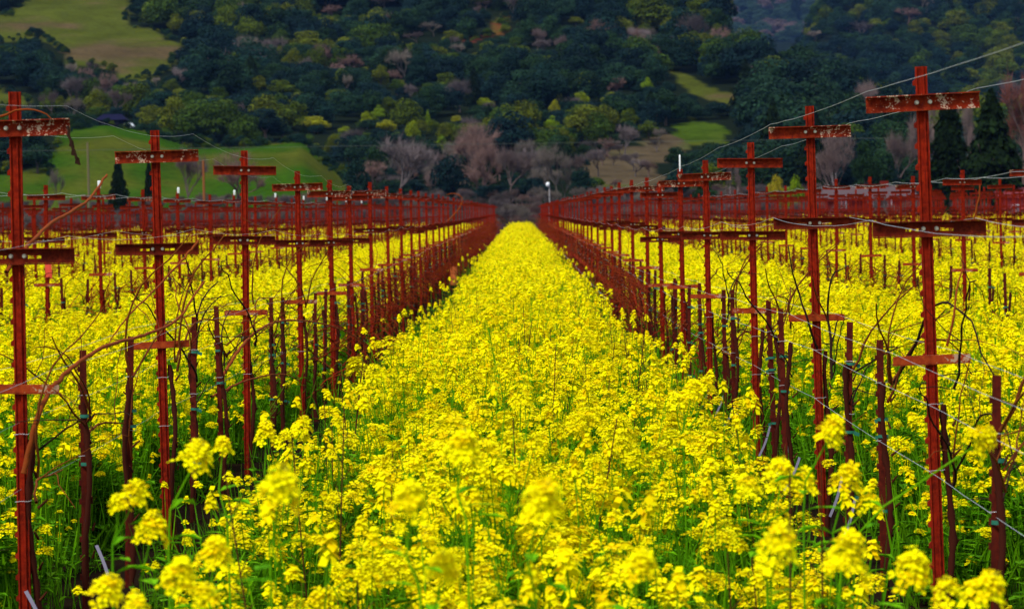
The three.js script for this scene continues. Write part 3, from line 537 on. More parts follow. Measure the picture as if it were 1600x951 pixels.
function treeProto(kind, v) {
  const key = kind + v; if (protoTree.has(key)) return protoTree.get(key);
  const t = new THREE.Group(); const m = mats[kind][v % mats[kind].length];
  if (kind === 'bare' || kind === 'redbrown') { const [a, b] = bareG[v % 4]; part('trunk', a, kind === 'bare' ? limbMat[v % limbMat.length] : limbMat[2], t); part('crown', b, m, t); }
  else if (kind === 'pale') { part('trunk', birchG[0], paleBark, t); part('crown', birchG[1], mats.bare[0], t); }
  else { part('trunk', trunkG, trunkMat, t); part('crown', kind === 'conifer' ? conG[v % 3] : kind === 'lime' && v % 3 === 1 ? coneG[v % 2] : oakG[v % 5], m, t); }
  protoTree.set(key, t); return t;
}
const crowns = [];                                    // boxes in the photo's pixels that other trees keep out of
let treeSeed = 1;
function tree(kind, name, px, py, hp, wp, label, category, group, depth, v) {
  let x, y, z, d; if (depth) { const p = at(px, py, depth); x = p.x; z = p.z; d = depth; y = ground(x, z); } else [x, y, z, d] = pixToGround(px, py);
  v ??= treeSeed++; const o = copy(treeProto(kind, v), name, label, category ?? 'tree', group);
  const baseY = project(x, y, z)[1], H = Math.max(hp + (baseY - py), hp * 0.6) * d / F;
  o.position.set(x, y - 0.02 * H, z); o.scale.set(wp * d / F, H, wp * d / F * 0.95); o.rotation.y = (v * 2.4) % 6.28;
  crowns.push({ x0: px - wp * 0.42, x1: px + wp * 0.42, y0: py - hp, y1: py - hp * 0.15, d }); return o;
}
// in the valley, beyond the vineyard's end
tree('conifer', 'conifer_tree', 185, 322, 80, 46, 'dark broad conifer behind the vineyard, before the bright meadow', 'tree', null, 300, 0);
tree('conifer', 'conifer_tree', 233, 320, 80, 30, 'narrow dark conifer half hidden by the second meadow-side post', 'tree', null, 310, 2);
tree('bare', 'bare_oak', 290, 325, 82, 88, 'bare brown oak between the narrow conifer and the tan pole', 'tree', null, 300, 0);
tree('bare', 'bare_oak', 366, 328, 84, 104, 'wide bare brown oak beside the tan pole, before the bright meadow', 'tree', null, 290, 2);
tree('bare', 'bare_tree', 92, 312, 42, 34, 'small faint bare tree low on the bright meadow', 'tree', null, 330, 3);
tree('oak', 'dark_oak', 22, 268, 58, 75, 'round dark oak at the photo edge beside the bright meadow', 'tree', null, null, 0);
tree('oak', 'dark_oak', 58, 272, 52, 60, 'dark oak low beside the bright meadow, next to the first tall post', 'tree', null, null, 2);
tree('bare', 'bare_oak', 626, 312, 86, 112, 'large pinkish bare oak at the foot of the hill', 'tree', null, 376, 1);
tree('bare', 'bare_oak', 795, 312, 72, 100, 'pinkish bare oak at the hill foot above the strip end', 'tree', null, 378, 0);
tree('bare', 'bare_oak', 872, 308, 74, 84, 'pinkish bare oak behind the lamp pole', 'tree', null, 376, 3);
tree('bare', 'bare_oak', 752, 285, 62, 70, 'smaller pinkish bare oak between the two hill foot oaks', 'tree', null, 384, 2);
tree('bare', 'bare_tree', 977, 246, 46, 44, 'greyish bare tree standing at the pink meadow edge', 'tree', null, null, 1);
tree('oak', 'dark_oak', 1058, 272, 48, 58, 'lone dark oak on the pink meadow above the conifer-side posts', 'tree', null, null, 1);
tree('oak', 'dark_oak', 706, 316, 84, 86, 'dark oak filling the gap beside the large pinkish bare oak', 'tree', null, 372, 3);
[[690, 305, 60, 74], [832, 300, 62, 66], [742, 314, 52, 72], [655, 276, 42, 60], [905, 296, 50, 54], [935, 276, 40, 46], [585, 300, 44, 60], [815, 262, 40, 56]].forEach(([x, y, h, w], i) => tree('bare', 'bare_tree', x, y, h, w, 'pinkish grey bare tree in the row along the foot of the hill', 'tree', 'bare trees along the foot of the hill', null, i));
tree('oak', 'dark_oak', 560, 312, 72, 66, 'dark oak at the hill foot, end of the bright meadow', 'tree', null, 374, 4);
tree('oak', 'dark_oak', 912, 312, 58, 54, 'dark oak between the lamp pole and the pink meadow', 'tree', null, 374, 0);
tree('pale', 'birch_tree', 1305, 300, 92, 84, 'bare pale-trunked tree between second and first conifer-side posts', 'tree', null, 270, 5);
tree('oak', 'dark_tree', 1354, 305, 100, 62, 'dark green tree next to the bare pale-trunked tree', 'tree', null, 300, 1);
tree('bare', 'bare_tree', 1402, 302, 84, 84, 'wide pinkish bare tree above the grey house roof', 'tree', null, 320, 0);
tree('oak', 'shrub', 1403, 290, 38, 22, 'small dark shrub just above the grey house roof', 'shrub', null, 282, 3);
tree('conifer', 'conifer_tree', 1484, 316, 176, 112, 'tall dark conifer just behind the first conifer-side post', 'tree', null, 235, 0);
tree('conifer', 'conifer_tree', 1551, 318, 182, 140, 'tallest broad dark conifer, away from the first post', 'tree', null, 230, 1);
tree('pale', 'bare_tree', 1516, 300, 140, 26, 'pale thin bare tree showing between the two tall conifers', 'tree', null, 262, 6);
tree('redbrown', 'bare_tree', 1600, 312, 172, 110, 'reddish brown bare tree at the photo edge past the conifers', 'tree', null, 265, 1);
tree('yellow', 'shrub', 1213, 302, 38, 36, 'bright yellow bush beside the third conifer-side post', 'shrub', null, 262, 2);
tree('lime', 'shrub', 1244, 304, 36, 52, 'olive yellow rounded bush next to the bright yellow bush', 'shrub', null, 266, 4);
tree('oak', 'shrub', 1100, 306, 34, 56, 'low dark bush at the vineyard end near the fourth conifer-side post', 'shrub', null, 262, 1);
tree('pale', 'bare_tree', 1141, 312, 62, 16, 'thin white-stemmed bare tree, taller of a pair', 'tree', null, 300, 8);
tree('pale', 'bare_tree', 1153, 312, 54, 14, 'thin white-stemmed bare tree, shorter of a pair', 'tree', null, 300, 9);
// trees that stand out on the wooded slope
[[573, 202, 32, 24, 'pointed'], [592, 188, 26, 34, 'broad'], [604, 210, 26, 40, 'low'], [646, 224, 40, 34, 'tall'], [669, 202, 34, 15, 'slender'], [714, 196, 18, 24, 'small'], [758, 174, 24, 34, 'flat-topped'], [863, 212, 34, 46, 'brightest, widest'], [868, 186, 34, 24, 'spiky'], [909, 170, 30, 32, 'upright'], [1012, 148, 30, 30, 'rounded'], [491, 208, 30, 52, 'wide'], [540, 215, 20, 30, 'faint'], [690, 228, 20, 20, 'tiny']]
  .forEach(([x, y, h, w, s], i) => tree('lime', 'yellow_green_tree', x, y, h, w, `${s} yellow-green tree on the wooded slope, ` + ['above the bare oaks', 'among dark oaks above the large bare oak', 'below its broad neighbour', 'over the large bare oak', 'beside a bare tree', 'in dark oaks', 'mid slope', 'above the strip end', 'behind the brightest one', 'just past the spiky one', 'below the curved meadow', 'above the bright meadow end', 'near the meadow crest', 'above the bare oaks'][i], 'tree', 'yellow-green trees on the wooded slope', null, i));
[[985, 208, 44, 40], [620, 150, 30, 34], [595, 140, 44, 34], [270, 150, 30, 40], [345, 165, 34, 40], [405, 150, 36, 36], [440, 160, 40, 60], [440, 90, 50, 40], [460, 120, 50, 46], [700, 145, 36, 52], [805, 78, 24, 30], [900, 50, 26, 30], [1010, 60, 26, 34], [75, 160, 26, 30], [705, 70, 26, 40], [1120, 60, 26, 26]]
  .forEach(([x, y, h, w], i) => tree('olive', 'olive_tree', x, y, h, w, 'olive green tree showing among dark oaks on the wooded slope', 'tree', 'olive green trees on the wooded slope', null, i));
[[543, 118, 30, 60], [678, 62, 26, 50], [652, 76, 24, 50], [852, 88, 24, 40], [966, 158, 34, 36], [110, 195, 38, 50], [180, 188, 44, 60], [640, 160, 26, 28], [615, 135, 24, 30], [720, 90, 20, 40], [760, 20, 18, 40], [600, 20, 24, 50], [520, 30, 20, 40], [540, 150, 30, 30], [140, 120, 22, 30], [1345, 60, 24, 60], [1420, 40, 26, 60], [1275, 70, 20, 40]]
  .forEach(([x, y, h, w], i) => tree('bare', 'bare_tree', x, y, h, w, 'pinkish grey bare tree among dark oaks on the wooded slope', 'tree', 'bare trees on the wooded slope', null, i + 2));
tree('conifer', 'conifer_tree', 1243, 34, 40, 26, 'pointed dark tree on the skyline ridge before the blue mountain', 'tree', null, null, 0);

// the closed wood: jittered grid over the slopes
const wood = { oak: [], olive: [], bare: [], lime: [], conifer: [] }; const tmpC = new THREE.Color();
{
  const r = rng(99); const cand = [];
  for (let d = 374; d < 1680; d += d < 900 ? 5.6 : 9) {
    const st = d < 900 ? 5.9 : 9, half = 0.192 * d + 16;
    for (let x = -half - 6; x < half + 8; x += st) {
      const xx = x + (r() - 0.5) * st * 0.95, dd = d + (r() - 0.5) * st * 0.95, h = ground(xx, -dd), [px, py] = project(xx, h, -dd);
      const a = r(), b = r(), c = r(), e = r();
      if (py > 335 || py < -130) continue;
      if (meadowAt(px, py) || meadowAt(px, py - 3)) { if (dd < 800) continue; }
      if (dd < 376 && px > 900 && px < 1040) continue;
      const n1 = fbm(xx * 0.013, dd * 0.013, 41, 3), n2 = fbm(xx * 0.02, dd * 0.02, 47, 3);
      let kind = 'oak'; if (n1 > 0.10 && a < 0.5 || a < 0.05) kind = 'olive'; else if (n2 > 0.2 && a < 0.42 || a > 0.965) kind = 'bare'; else if (a > 0.95) kind = 'conifer'; if (dd < 425 && px > 560 && px < 900 && a < 0.5) kind = 'bare';
      const W = (6.8 + 7.5 * b * b) * (dd > 900 ? 1.25 : 1) * (kind === 'conifer' ? 0.6 : kind === 'bare' ? 0.75 : 1), H = W * (0.72 + 0.35 * c) * (kind === 'conifer' ? 1.7 : 1);
      const wp = W * F / dd, hp = H * F / dd;
      let low = 1, skip = false;
      for (const k of crowns) if (dd < k.d + 3 && py > k.y0 && Math.abs(px - (k.x0 + k.x1) / 2) < wp * 0.36 + (k.x1 - k.x0) * 0.40) { const room = py - lerp(k.y0, k.y1, 0.5); if (room < 16) { skip = true; break; } low = Math.min(low, room / hp); }
      if (skip) continue;
      if (dd < 900) for (const ox of [-0.3, 0, 0.3]) for (let q = 3; q < hp; q += 3) if (meadowAt(px + ox * wp, py - q)) { low = Math.min(low, (q + 5) / hp); break; }
      if (low < 0.24) continue;
      
      cand.push({ kind, x: xx, d: dd, h, W: W * Math.max(low, 0.5), H: H * low, e, px, py, inside: px > -20 && px < 1620 && py - hp * 0.6 > 0 });
    }
  }
  cand.sort((a, b) => a.d - b.d); const made = {}; const LIMIT = { oak: 260, olive: 40, bare: 40, conifer: 15 };
  const text = { oak: ['dark_oak', 'rounded dark green oak in the closed wood on the lower slope', 'dark oaks of the closed wood'], olive: ['olive_tree', 'dull olive tree mixed into the closed wood on the lower slope', 'dull olive trees of the closed wood'], bare: ['bare_tree', 'greyish leafless tree mixed into the closed wood on the lower slope', 'leafless trees of the closed wood'], conifer: ['conifer_tree', 'pointed dark conifer mixed into the closed wood on the lower slope', 'conifers of the closed wood'] };
  cand.forEach((t, i) => {
    made[t.kind] ??= 0;
    if (t.inside && made[t.kind] < LIMIT[t.kind] && t.d < 760 && t.e > 0.25) {
      made[t.kind]++; const [nm, label, group] = text[t.kind], o = copy(treeProto(t.kind, i % 20), nm, label, 'tree', group);
      o.position.set(t.x, t.h - 0.05 * t.H, -t.d); o.scale.set(t.W, t.H, t.W); o.rotation.y = t.e * 40;
    } else { const k = TINT[t.kind][i % TINT[t.kind].length], f = 0.8 + 0.4 * t.e; wood[t.kind].push([i, M4(t.x, t.h - 0.06 * t.H, -t.d, t.e * 40, t.W, t.H, t.W), k.clone().multiplyScalar(f)]); }
  });
}
{
  const r = rng(808); let n = 0; wood.bush = [];
  for (let i = 0; i < 60000 && n < 460; i++) { const X = -20 + 1000 * r(), d = 366 + 420 * r(), x = (X - 813) / F * d, h = ground(x, -d), [px, py] = project(x, h, -d), a = r() * 6.28; if (!meadowAt(px, py) || meadowAt(px + 9 * Math.cos(a), py + 7 * Math.sin(a))) continue; n++; const w = 0.9 + 2.2 * r() * r(); wood.bush.push([i, M4(x, h - 0.1, -d, r() * 6, w * 1.3, w, w * 1.3), TINT[r() < 0.3 ? 'olive' : 'oak'][i % 3].clone().multiplyScalar(0.8 + 0.5 * r())]); }
}
// the blue mountain seen through the saddle
{
  const r = rng(5), far = [];
  for (let d = 2900; d < 4050; d += 26) for (let X = 1080; X < 1360; X += 26 / d * F) { const x = (X + (r() - 0.5) * 26 - 813) / F * d, z = -d + (r() - 0.5) * 20, h = ground(x, z); const [, py] = project(x, h, z); if (py < -40 || py > 140) continue; far.push([Math.floor(r() * 5), M4(x, h - 2, z, r() * 6, 22 + 12 * r(), 14 + 9 * r(), 22 + 12 * r()), r() < 0.25 ? lin(0.12, 0.08, 0.07) : lin(0.03, 0.06, 0.03)]); }
  wood.far = far;
}
{
  const s = thing('hillside_woodland', 'dense mass of dark oaks covering the upper slopes of the hills', 'woodland', null); s.userData.kind = 'stuff';
  const white = leafMat.clone(), twig = twigMat.clone();
  for (const k of ['oak', 'olive', 'bush']) oakG.forEach((g, i) => instances('crown', g, white, wood[k].filter(([n]) => n % 5 === i).map(([, m, c]) => [m, c]), s));
  conG.forEach((g, i) => instances('crown', g, white, wood.conifer.filter(([n]) => n % 3 === i).map(([, m, c]) => [m, c]), s));
  bareG.forEach(([a, b], i) => { const l = wood.bare.filter(([n]) => n % 4 === i).map(([, m, c]) => [m, c]); instances('branches', a, twig, l, s); instances('twigs', b, twig, l, s); });
  const f = thing('mountain_woodland', 'faint trees covering the blue mountain behind the saddle', 'woodland', null); f.userData.kind = 'stuff';
  oakG.forEach((g, i) => instances('crown', g, white, wood.far.filter(([n]) => n === i).map(([, m, c]) => [m, c]), f));
}
{ // bare brush at the vineyard's end and over the pink meadow
  const r = rng(321), list = [];
  for (let i = 0; i < 620; i++) { const d = 214 + 150 * r(), x = (r() - 0.5) * 0.40 * d, h = ground(x, -d), s = 1.0 + 1.0 * r(); list.push([i, M4(x, h - 0.1, -d, r() * 6, s * 1.5, s, s * 1.5), TINT.bare[i % 4].clone().multiplyScalar(0.55 + 0.3 * r())]); }
  for (let i = 0; i < 70; i++) { const d = 380 + 190 * r(), x = (80 + 220 * r()) / F * d, h = ground(x, -d), [px, py] = project(x, h, -d); if (meadowAt(px, py)?.kind !== 'pink' || r() < 0.4) continue; const s = 1.2 + 1.6 * r(); list.push([i, M4(x, h - 0.1, -d, r() * 6, s * 1.6, s, s * 1.6), TINT.bare[i % 4].clone().multiplyScalar(0.9)]); }
  const s = thing('bare_brush', 'low purplish bare brush beyond the end of the vineyard', 'brush', null); s.userData.kind = 'stuff';
  const tw = twigMat.clone(); bareG.forEach(([a, b], i) => { const l = list.filter(([n]) => n % 4 === i).map(([, m, c]) => [m, c]); instances('branches', a, tw, l, s); instances('twigs', b, tw, l, s); });
}

// ---------------------------------------------------------------- houses, poles, power line
const stdM = (r, g, b, rough = 0.9) => new THREE.MeshPhysicalMaterial({ color: lin(r, g, b), roughness: rough, specularIntensity: 0.1 });
function house(name, label, px, py, d, w, hWall, hRoof, depth, wallM, roofM, wins, chimney, hip = 0.0, frameM = whiteMat) {
  const t = thing(name, label, 'house'); const p = at(px, py, d); t.position.set(p.x, ground(p.x, p.z) - 0.1, p.z);
  part('wall', box(w, hWall, depth, 0, hWall / 2, -depth / 2), wallM, t);
  const o = 0.4, a = [[-w / 2 - o, hWall - 0.12, o], [w / 2 + o, hWall - 0.12, o], [w / 2 + o - hip, hWall + hRoof, -depth / 2], [-w / 2 - o + hip, hWall + hRoof, -depth / 2], [-w / 2 - o, hWall - 0.12, -depth - o], [w / 2 + o, hWall - 0.12, -depth - o]];
  const g = new G(), c = [1, 1, 1]; g.quad(a[0], a[1], a[2], a[3], c); g.quad(a[5], a[4], a[3], a[2], c); g.tri(a[1], a[5], a[2], c); g.tri(a[4], a[0], a[3], c); g.quad(a[0], a[4], a[5], a[1], c);
  const geo = g.build(); geo.deleteAttribute('color'); const roof = part('roof', geo, roofM, t);
  if (chimney) part('chimney', box(0.7, 1.1, 0.7, w * 0.2, hWall + hRoof * 0.9, -depth / 2), wallM, roof);
  const fm = frameM, gm = new THREE.MeshStandardMaterial({ color: lin(0.10, 0.12, 0.15), roughness: 0.15 });
  for (const [x, y, ww, wh] of wins) { const f = part('window', merge([box(ww + 0.14, 0.07, 0.08, x, y + wh / 2 + 0.035, 0.03), box(ww + 0.14, 0.07, 0.08, x, y - wh / 2 - 0.035, 0.03), box(0.07, wh, 0.08, x - ww / 2 - 0.035, y, 0.03), box(0.07, wh, 0.08, x + ww / 2 + 0.035, y, 0.03), box(0.05, wh, 0.06, x, y, 0.03)]), fm, t); part('pane', box(ww, wh, 0.02, x, y, 0.012), frameM === whiteMat ? gm : frameM, f); }
  return t;
}
house('farm_house', 'low dark red farmhouse with a grey roof below the bare trees', 1360, 305, 262, 8.4, 1.9, 1.0, 6, stdM(0.16, 0.016, 0.010), stdM(0.090, 0.060, 0.062), [[-2.6, 1.25, 0.7, 0.7], [0.6, 1.3, 0.6, 0.9], [1.6, 1.3, 0.6, 0.9]], true, 0.8);
house('red_barn', 'pinkish red barn at the photo edge beside the tallest conifer', 1612, 308, 226, 4.4, 2.2, 0.7, 6, stdM(0.45, 0.06, 0.06), stdM(0.16, 0.03, 0.035), [[-1.2, 1.2, 0.6, 0.6]], false);
{ const [x, y, z, d] = pixToGround(172, 197); house('blue_house', 'dark blue roofed house on the crest above the bright meadow', 172, 199, d + 14, 4.2, 1.3, 0.9, 4.5, stdM(0.006, 0.006, 0.015), stdM(0.006, 0.006, 0.026), [[-1.1, 0.7, 0.5, 0.4], [1.0, 0.7, 0.5, 0.4]], false, 1.0, stdM(0.02, 0.02, 0.04)).position.y = ground(at(172, 199, d + 14).x, -d - 14) + 0.3;
  const c = thing('parked_car', 'tiny white car beside the blue roofed house on the crest', 'car'), p = at(199, 197, d + 6); c.position.set(p.x, ground(p.x, p.z) + 0.12, p.z);
  const body = extrude([[-0.8, 0.25], [0.8, 0.25], [0.8, 0.62], [0.66, 0.70], [0.45, 0.98], [-0.45, 0.98], [-0.66, 0.70], [-0.8, 0.62]], 2.4); body.translate(0, 0, -2.4); part('body', body, whiteMat, c);
  part('windscreen', box(0.9, 0.22, 0.02, 0, 0.83, 0.012), stdM(0.05, 0.06, 0.08, 0.2), c);
  for (const s of [-1, 1]) for (const zz of [-0.4, -2.0]) { const g = new THREE.CylinderGeometry(0.27, 0.27, 0.18, 12); g.rotateZ(Math.PI / 2); g.translate(s * 0.74, 0.27, zz); part('wheel', g, stdM(0.02, 0.02, 0.02), c); } }
function pole(label, px, top, d, r, col, cat) {
  const t = thing('wooden_pole', label, cat ?? 'pole'), p = at(px, top, d), y = ground(p.x, p.z), H = p.y - y, g = new G(); t.position.set(p.x, y, p.z);
  g.tube([[0, -0.3, 0], [0.01, H * 0.5, 0], [0, H, 0]], (q) => r * (1.1 - 0.25 * q), 10, [1, 1, 1]); const geo = g.build(); geo.deleteAttribute('color'); part('shaft', geo, stdM(...col), t);
  return [t, H];
}
pole('pale weathered wooden pole before the bright meadow', 136, 222, 250, 0.10, [0.16, 0.13, 0.07]);
pole('tan wooden pole between the two bare oaks by the meadow', 317, 250, 236, 0.11, [0.26, 0.09, 0.03]);
{ const [t, H] = pole('thin pole with a white lamp beyond the end of the strip', 858, 284, 240, 0.05, [0.35, 0.33, 0.32], 'lamp post'); const l = new THREE.SphereGeometry(0.16, 12, 8); l.scale(1, 1.25, 1); l.translate(-0.12, H - 0.22, 0.05); part('lamp', l, whiteMat, t); part('bracket', box(0.22, 0.05, 0.05, -0.08, H - 0.03, 0.04), boltMat, t); }
{ const a = pole('wooden power pole on the valley floor beyond the photo edge', -260, 236, 285, 0.15, [0.2, 0.15, 0.1])[0], b = pole('wooden power pole past the conifer-side edge of the photo', 1900, 205, 285, 0.15, [0.2, 0.15, 0.1])[0];
  const A = at(-260, 240, 285), B = at(1900, 208, 285), pts = []; for (let i = 0; i <= 60; i++) { const t = i / 60; pts.push([lerp(A.x, B.x, t), lerp(A.y, B.y, t) - 0.0 * t, lerp(A.z, B.z, t)]); }
  wire('thin power line crossing the valley in front of the wooded hill', null, pts, 0.016, stdM(0.10, 0.12, 0.10), 'power_line', 'power line'); }

// ---------------------------------------------------------------- mustard
const mustMat = new THREE.MeshPhysicalMaterial({ vertexColors: true, roughness: 0.9, transmission: 0.16, thickness: 0, side: THREE.DoubleSide, specularIntensity: 0.05 });
const YEL = (r) => { const t = r(); return [0.94, 0.89 - 0.10 * t - 0.16 * t ** 6, 0.0]; };
const GRN = (r, k = 1) => { const t = r(); return [(0.09 + 0.08 * t) * k, (0.32 + 0.12 * t) * k, 0.003 * k]; };
function petal(g, c, U, V, N, s, col) {               // one petal from the flower's middle outwards along U
  const P = (u, v, w) => [c[0] + U.x * u + V.x * v + N.x * w, c[1] + U.y * u + V.y * v + N.y * w, c[2] + U.z * u + V.z * v + N.z * w];
  g.quad(P(s * 0.06, 0, 0), P(s * 0.62, -s * 0.36, s * 0.22), P(s, 0, s * 0.20), P(s * 0.62, s * 0.36, s * 0.22), col);
}
function flower(g, r, c, n, s, lod) {
  const N = new THREE.Vector3(...n).normalize(), U = new THREE.Vector3(r() - 0.5, r() - 0.5, r() - 0.5).cross(N).normalize(), V = new THREE.Vector3().crossVectors(N, U), col = YEL(r);
  if (lod) { const P = (u, v) => [c[0] + U.x * u + V.x * v, c[1] + U.y * u + V.y * v, c[2] + U.z * u + V.z * v]; g.quad(P(-s, 0), P(0, -s * 0.8), P(s, 0), P(0, s * 0.8), col); return; }
  const nU = U.clone().negate(), nV = V.clone().negate(); petal(g, c, U, V, N, s, col); petal(g, c, V, nU, N, s, col); petal(g, c, nU, nV, N, s, col); petal(g, c, nV, U, N, s, col);
}
function raceme(g, r, p, d, size, lod) {              // p: the tip's base; flowers round a short dome, buds on top, pods below
  const D = new THREE.Vector3(...d).normalize(), A = new THREE.Vector3(0.3, 0.2, 0.9).cross(D).normalize(), B = new THREE.Vector3().crossVectors(D, A);
  const bud = r() < 0.15 ? 0.45 : 1, n = Math.round((lod === 2 ? 11 : lod ? 20 : 30) * bud), R0 = 0.030 * size, H0 = 0.050 * size;
  for (let i = 0; i < n; i++) {
    const t = i / n, a = i * 2.4 + r(), rad = R0 * (1.05 - 0.75 * t) * (0.75 + 0.4 * r()), h = H0 * (t - 0.25 + 0.25 * r()), e = [A.x * Math.cos(a) + B.x * Math.sin(a), A.y * Math.cos(a) + B.y * Math.sin(a), A.z * Math.cos(a) + B.z * Math.sin(a)];
    const c = [p[0] + e[0] * rad + D.x * h, p[1] + e[1] * rad + D.y * h, p[2] + e[2] * rad + D.z * h];
    flower(g, r, c, [e[0] * 0.8 + D.x * (0.5 + t) + (r() - 0.5) * 0.5, e[1] * 0.8 + D.y * (0.5 + t) + 0.2, e[2] * 0.8 + D.z * (0.5 + t) + (r() - 0.5) * 0.5], (lod === 2 ? 0.019 : lod ? 0.0150 : 0.0150) * (0.8 + 0.4 * r()) * Math.sqrt(size), lod);
    if (!lod && i % 2) g.tri(p, c, [c[0] + 0.0008, c[1] + 0.0012, c[2]], [0.22, 0.34, 0.02]);
  }
  if (!lod) for (let i = 0; i < 7; i++) { const e = dirR(r), q = 0.007 * size, c = [p[0] + D.x * H0 * 0.8 + e[0] * q, p[1] + D.y * H0 * 0.8 + Math.abs(e[1]) * q, p[2] + D.z * H0 * 0.8 + e[2] * q], s = 0.0028; g.tri([c[0] - s, c[1], c[2]], [c[0] + s, c[1], c[2] + s], [c[0], c[1] + s * 2, c[2]], [0.50, 0.46, 0.02]); g.tri([c[0], c[1], c[2] - s], [c[0], c[1], c[2] + s], [c[0], c[1] + s * 2, c[2]], [0.45, 0.45, 0.02]); }
}
function leaf(g, r, p, az, len, k) {                  // a drooping lobed leaf
  const ca = Math.cos(az), sa = Math.sin(az), col = GRN(r, k), w = len * 0.17, P = (u, v, y) => [p[0] + ca * u - sa * v, p[1] + y, p[2] + sa * u + ca * v], up = 0.25 + 0.5 * r();
  const mid = [P(0, 0, 0), P(len * 0.35, 0, len * 0.25 * up), P(len * 0.7, 0, len * 0.28 * up), P(len, 0, len * 0.05)];
  g.quad(mid[0], P(len * 0.3, w * 0.8, len * 0.28 * up), P(len * 0.55, w * 0.5, len * 0.3 * up), mid[1], col); g.quad(mid[1], P(len * 0.65, w * 1.1, len * 0.3 * up), mid[3], mid[2], col);
  g.quad(mid[0], mid[1], P(len * 0.55, -w * 0.5, len * 0.3 * up), P(len * 0.3, -w * 0.8, len * 0.28 * up), col); g.quad(mid[1], mid[2], mid[3], P(len * 0.65, -w * 1.1, len * 0.3 * up), col);
}
function mustardPlant(seed, lod, heads, leafy = 1, size = 1) {   // about 1 m tall, foot at the origin
  const r = rng(seed), g = new G(), lean = [(r() - 0.5) * 0.22, (r() - 0.5) * 0.22], sides = lod ? 3 : 4;
  const S = (t) => [lean[0] * t * t + 0.012 * Math.sin(t * 5 + seed), t * 0.97, lean[1] * t * t];
  const pts = []; for (let i = 0; i <= 6; i++) pts.push(S(i / 6)); g.tube(pts, (t) => 0.0050 * (1 - 0.65 * t), sides, GRN(r, 0.85), false);
  raceme(g, r, S(1), [lean[0], 1, lean[1]], size * (1.0 + 0.5 * r()), lod);
  for (let i = 1; i < heads; i++) {
    const t0 = 0.34 + 0.52 * r(), a = i * 2.4 + r(), b = S(t0), len = (0.16 + 0.30 * (1 - t0) + 0.1 * r()), o = 0.35 + 0.35 * r(), e = [b[0] + Math.cos(a) * len * o, Math.min(b[1] + len, 0.72 + 0.30 * r()), b[2] + Math.sin(a) * len * o], m = [lerp(b[0], e[0], 0.6), lerp(b[1], e[1], 0.45), lerp(b[2], e[2], 0.6)];
    g.tube([b, m, e], (t) => 0.0028 * (1 - 0.45 * t), 3, GRN(r), false); raceme(g, r, e, [e[0] - m[0], e[1] - m[1] + 0.03, e[2] - m[2]], size * (0.55 + 0.75 * r()), lod);
    if (!lod) for (let k = 0; k < 4; k++) { const q = [lerp(m[0], e[0], 0.2 + k * 0.17), lerp(m[1], e[1], 0.2 + k * 0.17), lerp(m[2], e[2], 0.2 + k * 0.17)], z = r() * 6.28; g.tri(q, [q[0] + Math.cos(z) * 0.03, q[1] + 0.018, q[2] + Math.sin(z) * 0.03], [q[0], q[1] + 0.003, q[2] + 0.001], GRN(r, 1.1)); }
  }
  const nl = Math.round((lod ? 6 : 14) * leafy); for (let i = 0; i < nl; i++) { const t = 0.06 + 0.62 * (i / nl) * (0.6 + 0.6 * r()); leaf(g, r, S(clamp(t)), r() * 6.28, (0.17 - 0.13 * t) * (0.7 + 0.5 * r()), 0.6 + 0.45 * r()); }
  return g.build();
}
function leafTuft(seed) {
  const r = rng(seed), g = new G();
  for (let i = 0; i < 34; i++) leaf(g, r, [(r() - 0.5) * 0.2, 0.02 + 0.42 * r(), (r() - 0.5) * 0.2], r() * 6.28, 0.05 + 0.09 * r(), 0.3 + 0.5 * r());
  for (let i = 0; i < 30; i++) { const a = r() * 6.28, h = 0.15 + 0.42 * r(), b = [(r() - 0.5) * 0.24, 0, (r() - 0.5) * 0.24], l = 0.16 * r(), c = GRN(r, 0.4 + 0.7 * r()); g.quad([b[0] - 0.002, 0, b[2]], [b[0] + 0.002, 0, b[2] + 0.001], [b[0] + Math.cos(a) * l * 0.5 + 0.002, h * 0.6, b[2] + Math.sin(a) * l * 0.5], [b[0] + Math.cos(a) * l, h, b[2] + Math.sin(a) * l], c); }
  for (let i = 0; i < 3; i++) { const e = [(r() - 0.5) * 0.24, 0.28 + 0.36 * r(), (r() - 0.5) * 0.24]; g.tube([[e[0] * 0.3, 0, e[2] * 0.3], [e[0] * 0.6, e[1] * 0.6, e[2] * 0.6], e], (t) => 0.002, 3, GRN(r), false); raceme(g, r, e, [e[0], 0.5, e[2]], 0.55 + 0.4 * r(), 1); }
  return g.build();
}
function sprig(seed) {                                 // green flower stems not yet in bloom
  const r = rng(seed), g = new G();
  for (let i = 0; i < 8; i++) {
    const a = r() * 6.28, l = 0.10 + 0.16 * r(), h = 0.62 + 0.4 * r(), b = [(r() - 0.5) * 0.12, 0, (r() - 0.5) * 0.12], e = [b[0] + Math.cos(a) * l, h, b[2] + Math.sin(a) * l], m = [lerp(b[0], e[0], 0.35), h * 0.55, lerp(b[2], e[2], 0.35)], col = GRN(r, 0.95 + 0.4 * r());
    g.tube([b, m, e], (t) => 0.0034 * (1 - 0.55 * t), 3, col, false);
    for (let k = 0; k < 9; k++) { const t = 0.15 + 0.1 * k, q = [lerp(m[0], e[0], t), lerp(m[1], e[1], t), lerp(m[2], e[2], t)], z = r() * 6.28; if (k < 4) leaf(g, r, q, z, 0.035 + 0.05 * r(), 1.1); else g.tri(q, [q[0] + Math.cos(z) * 0.03, q[1] + 0.028, q[2] + Math.sin(z) * 0.03], [q[0] + 0.002, q[1] + 0.004, q[2] + 0.002], col); }
    if (i % 3 === 0) raceme(g, r, e, [e[0] - m[0], e[1] - m[1], e[2] - m[2]], 0.5, 1);
  }
  return g.build();
}
const sprigs = [1, 2, 3].map((q) => sprig(q * 43));
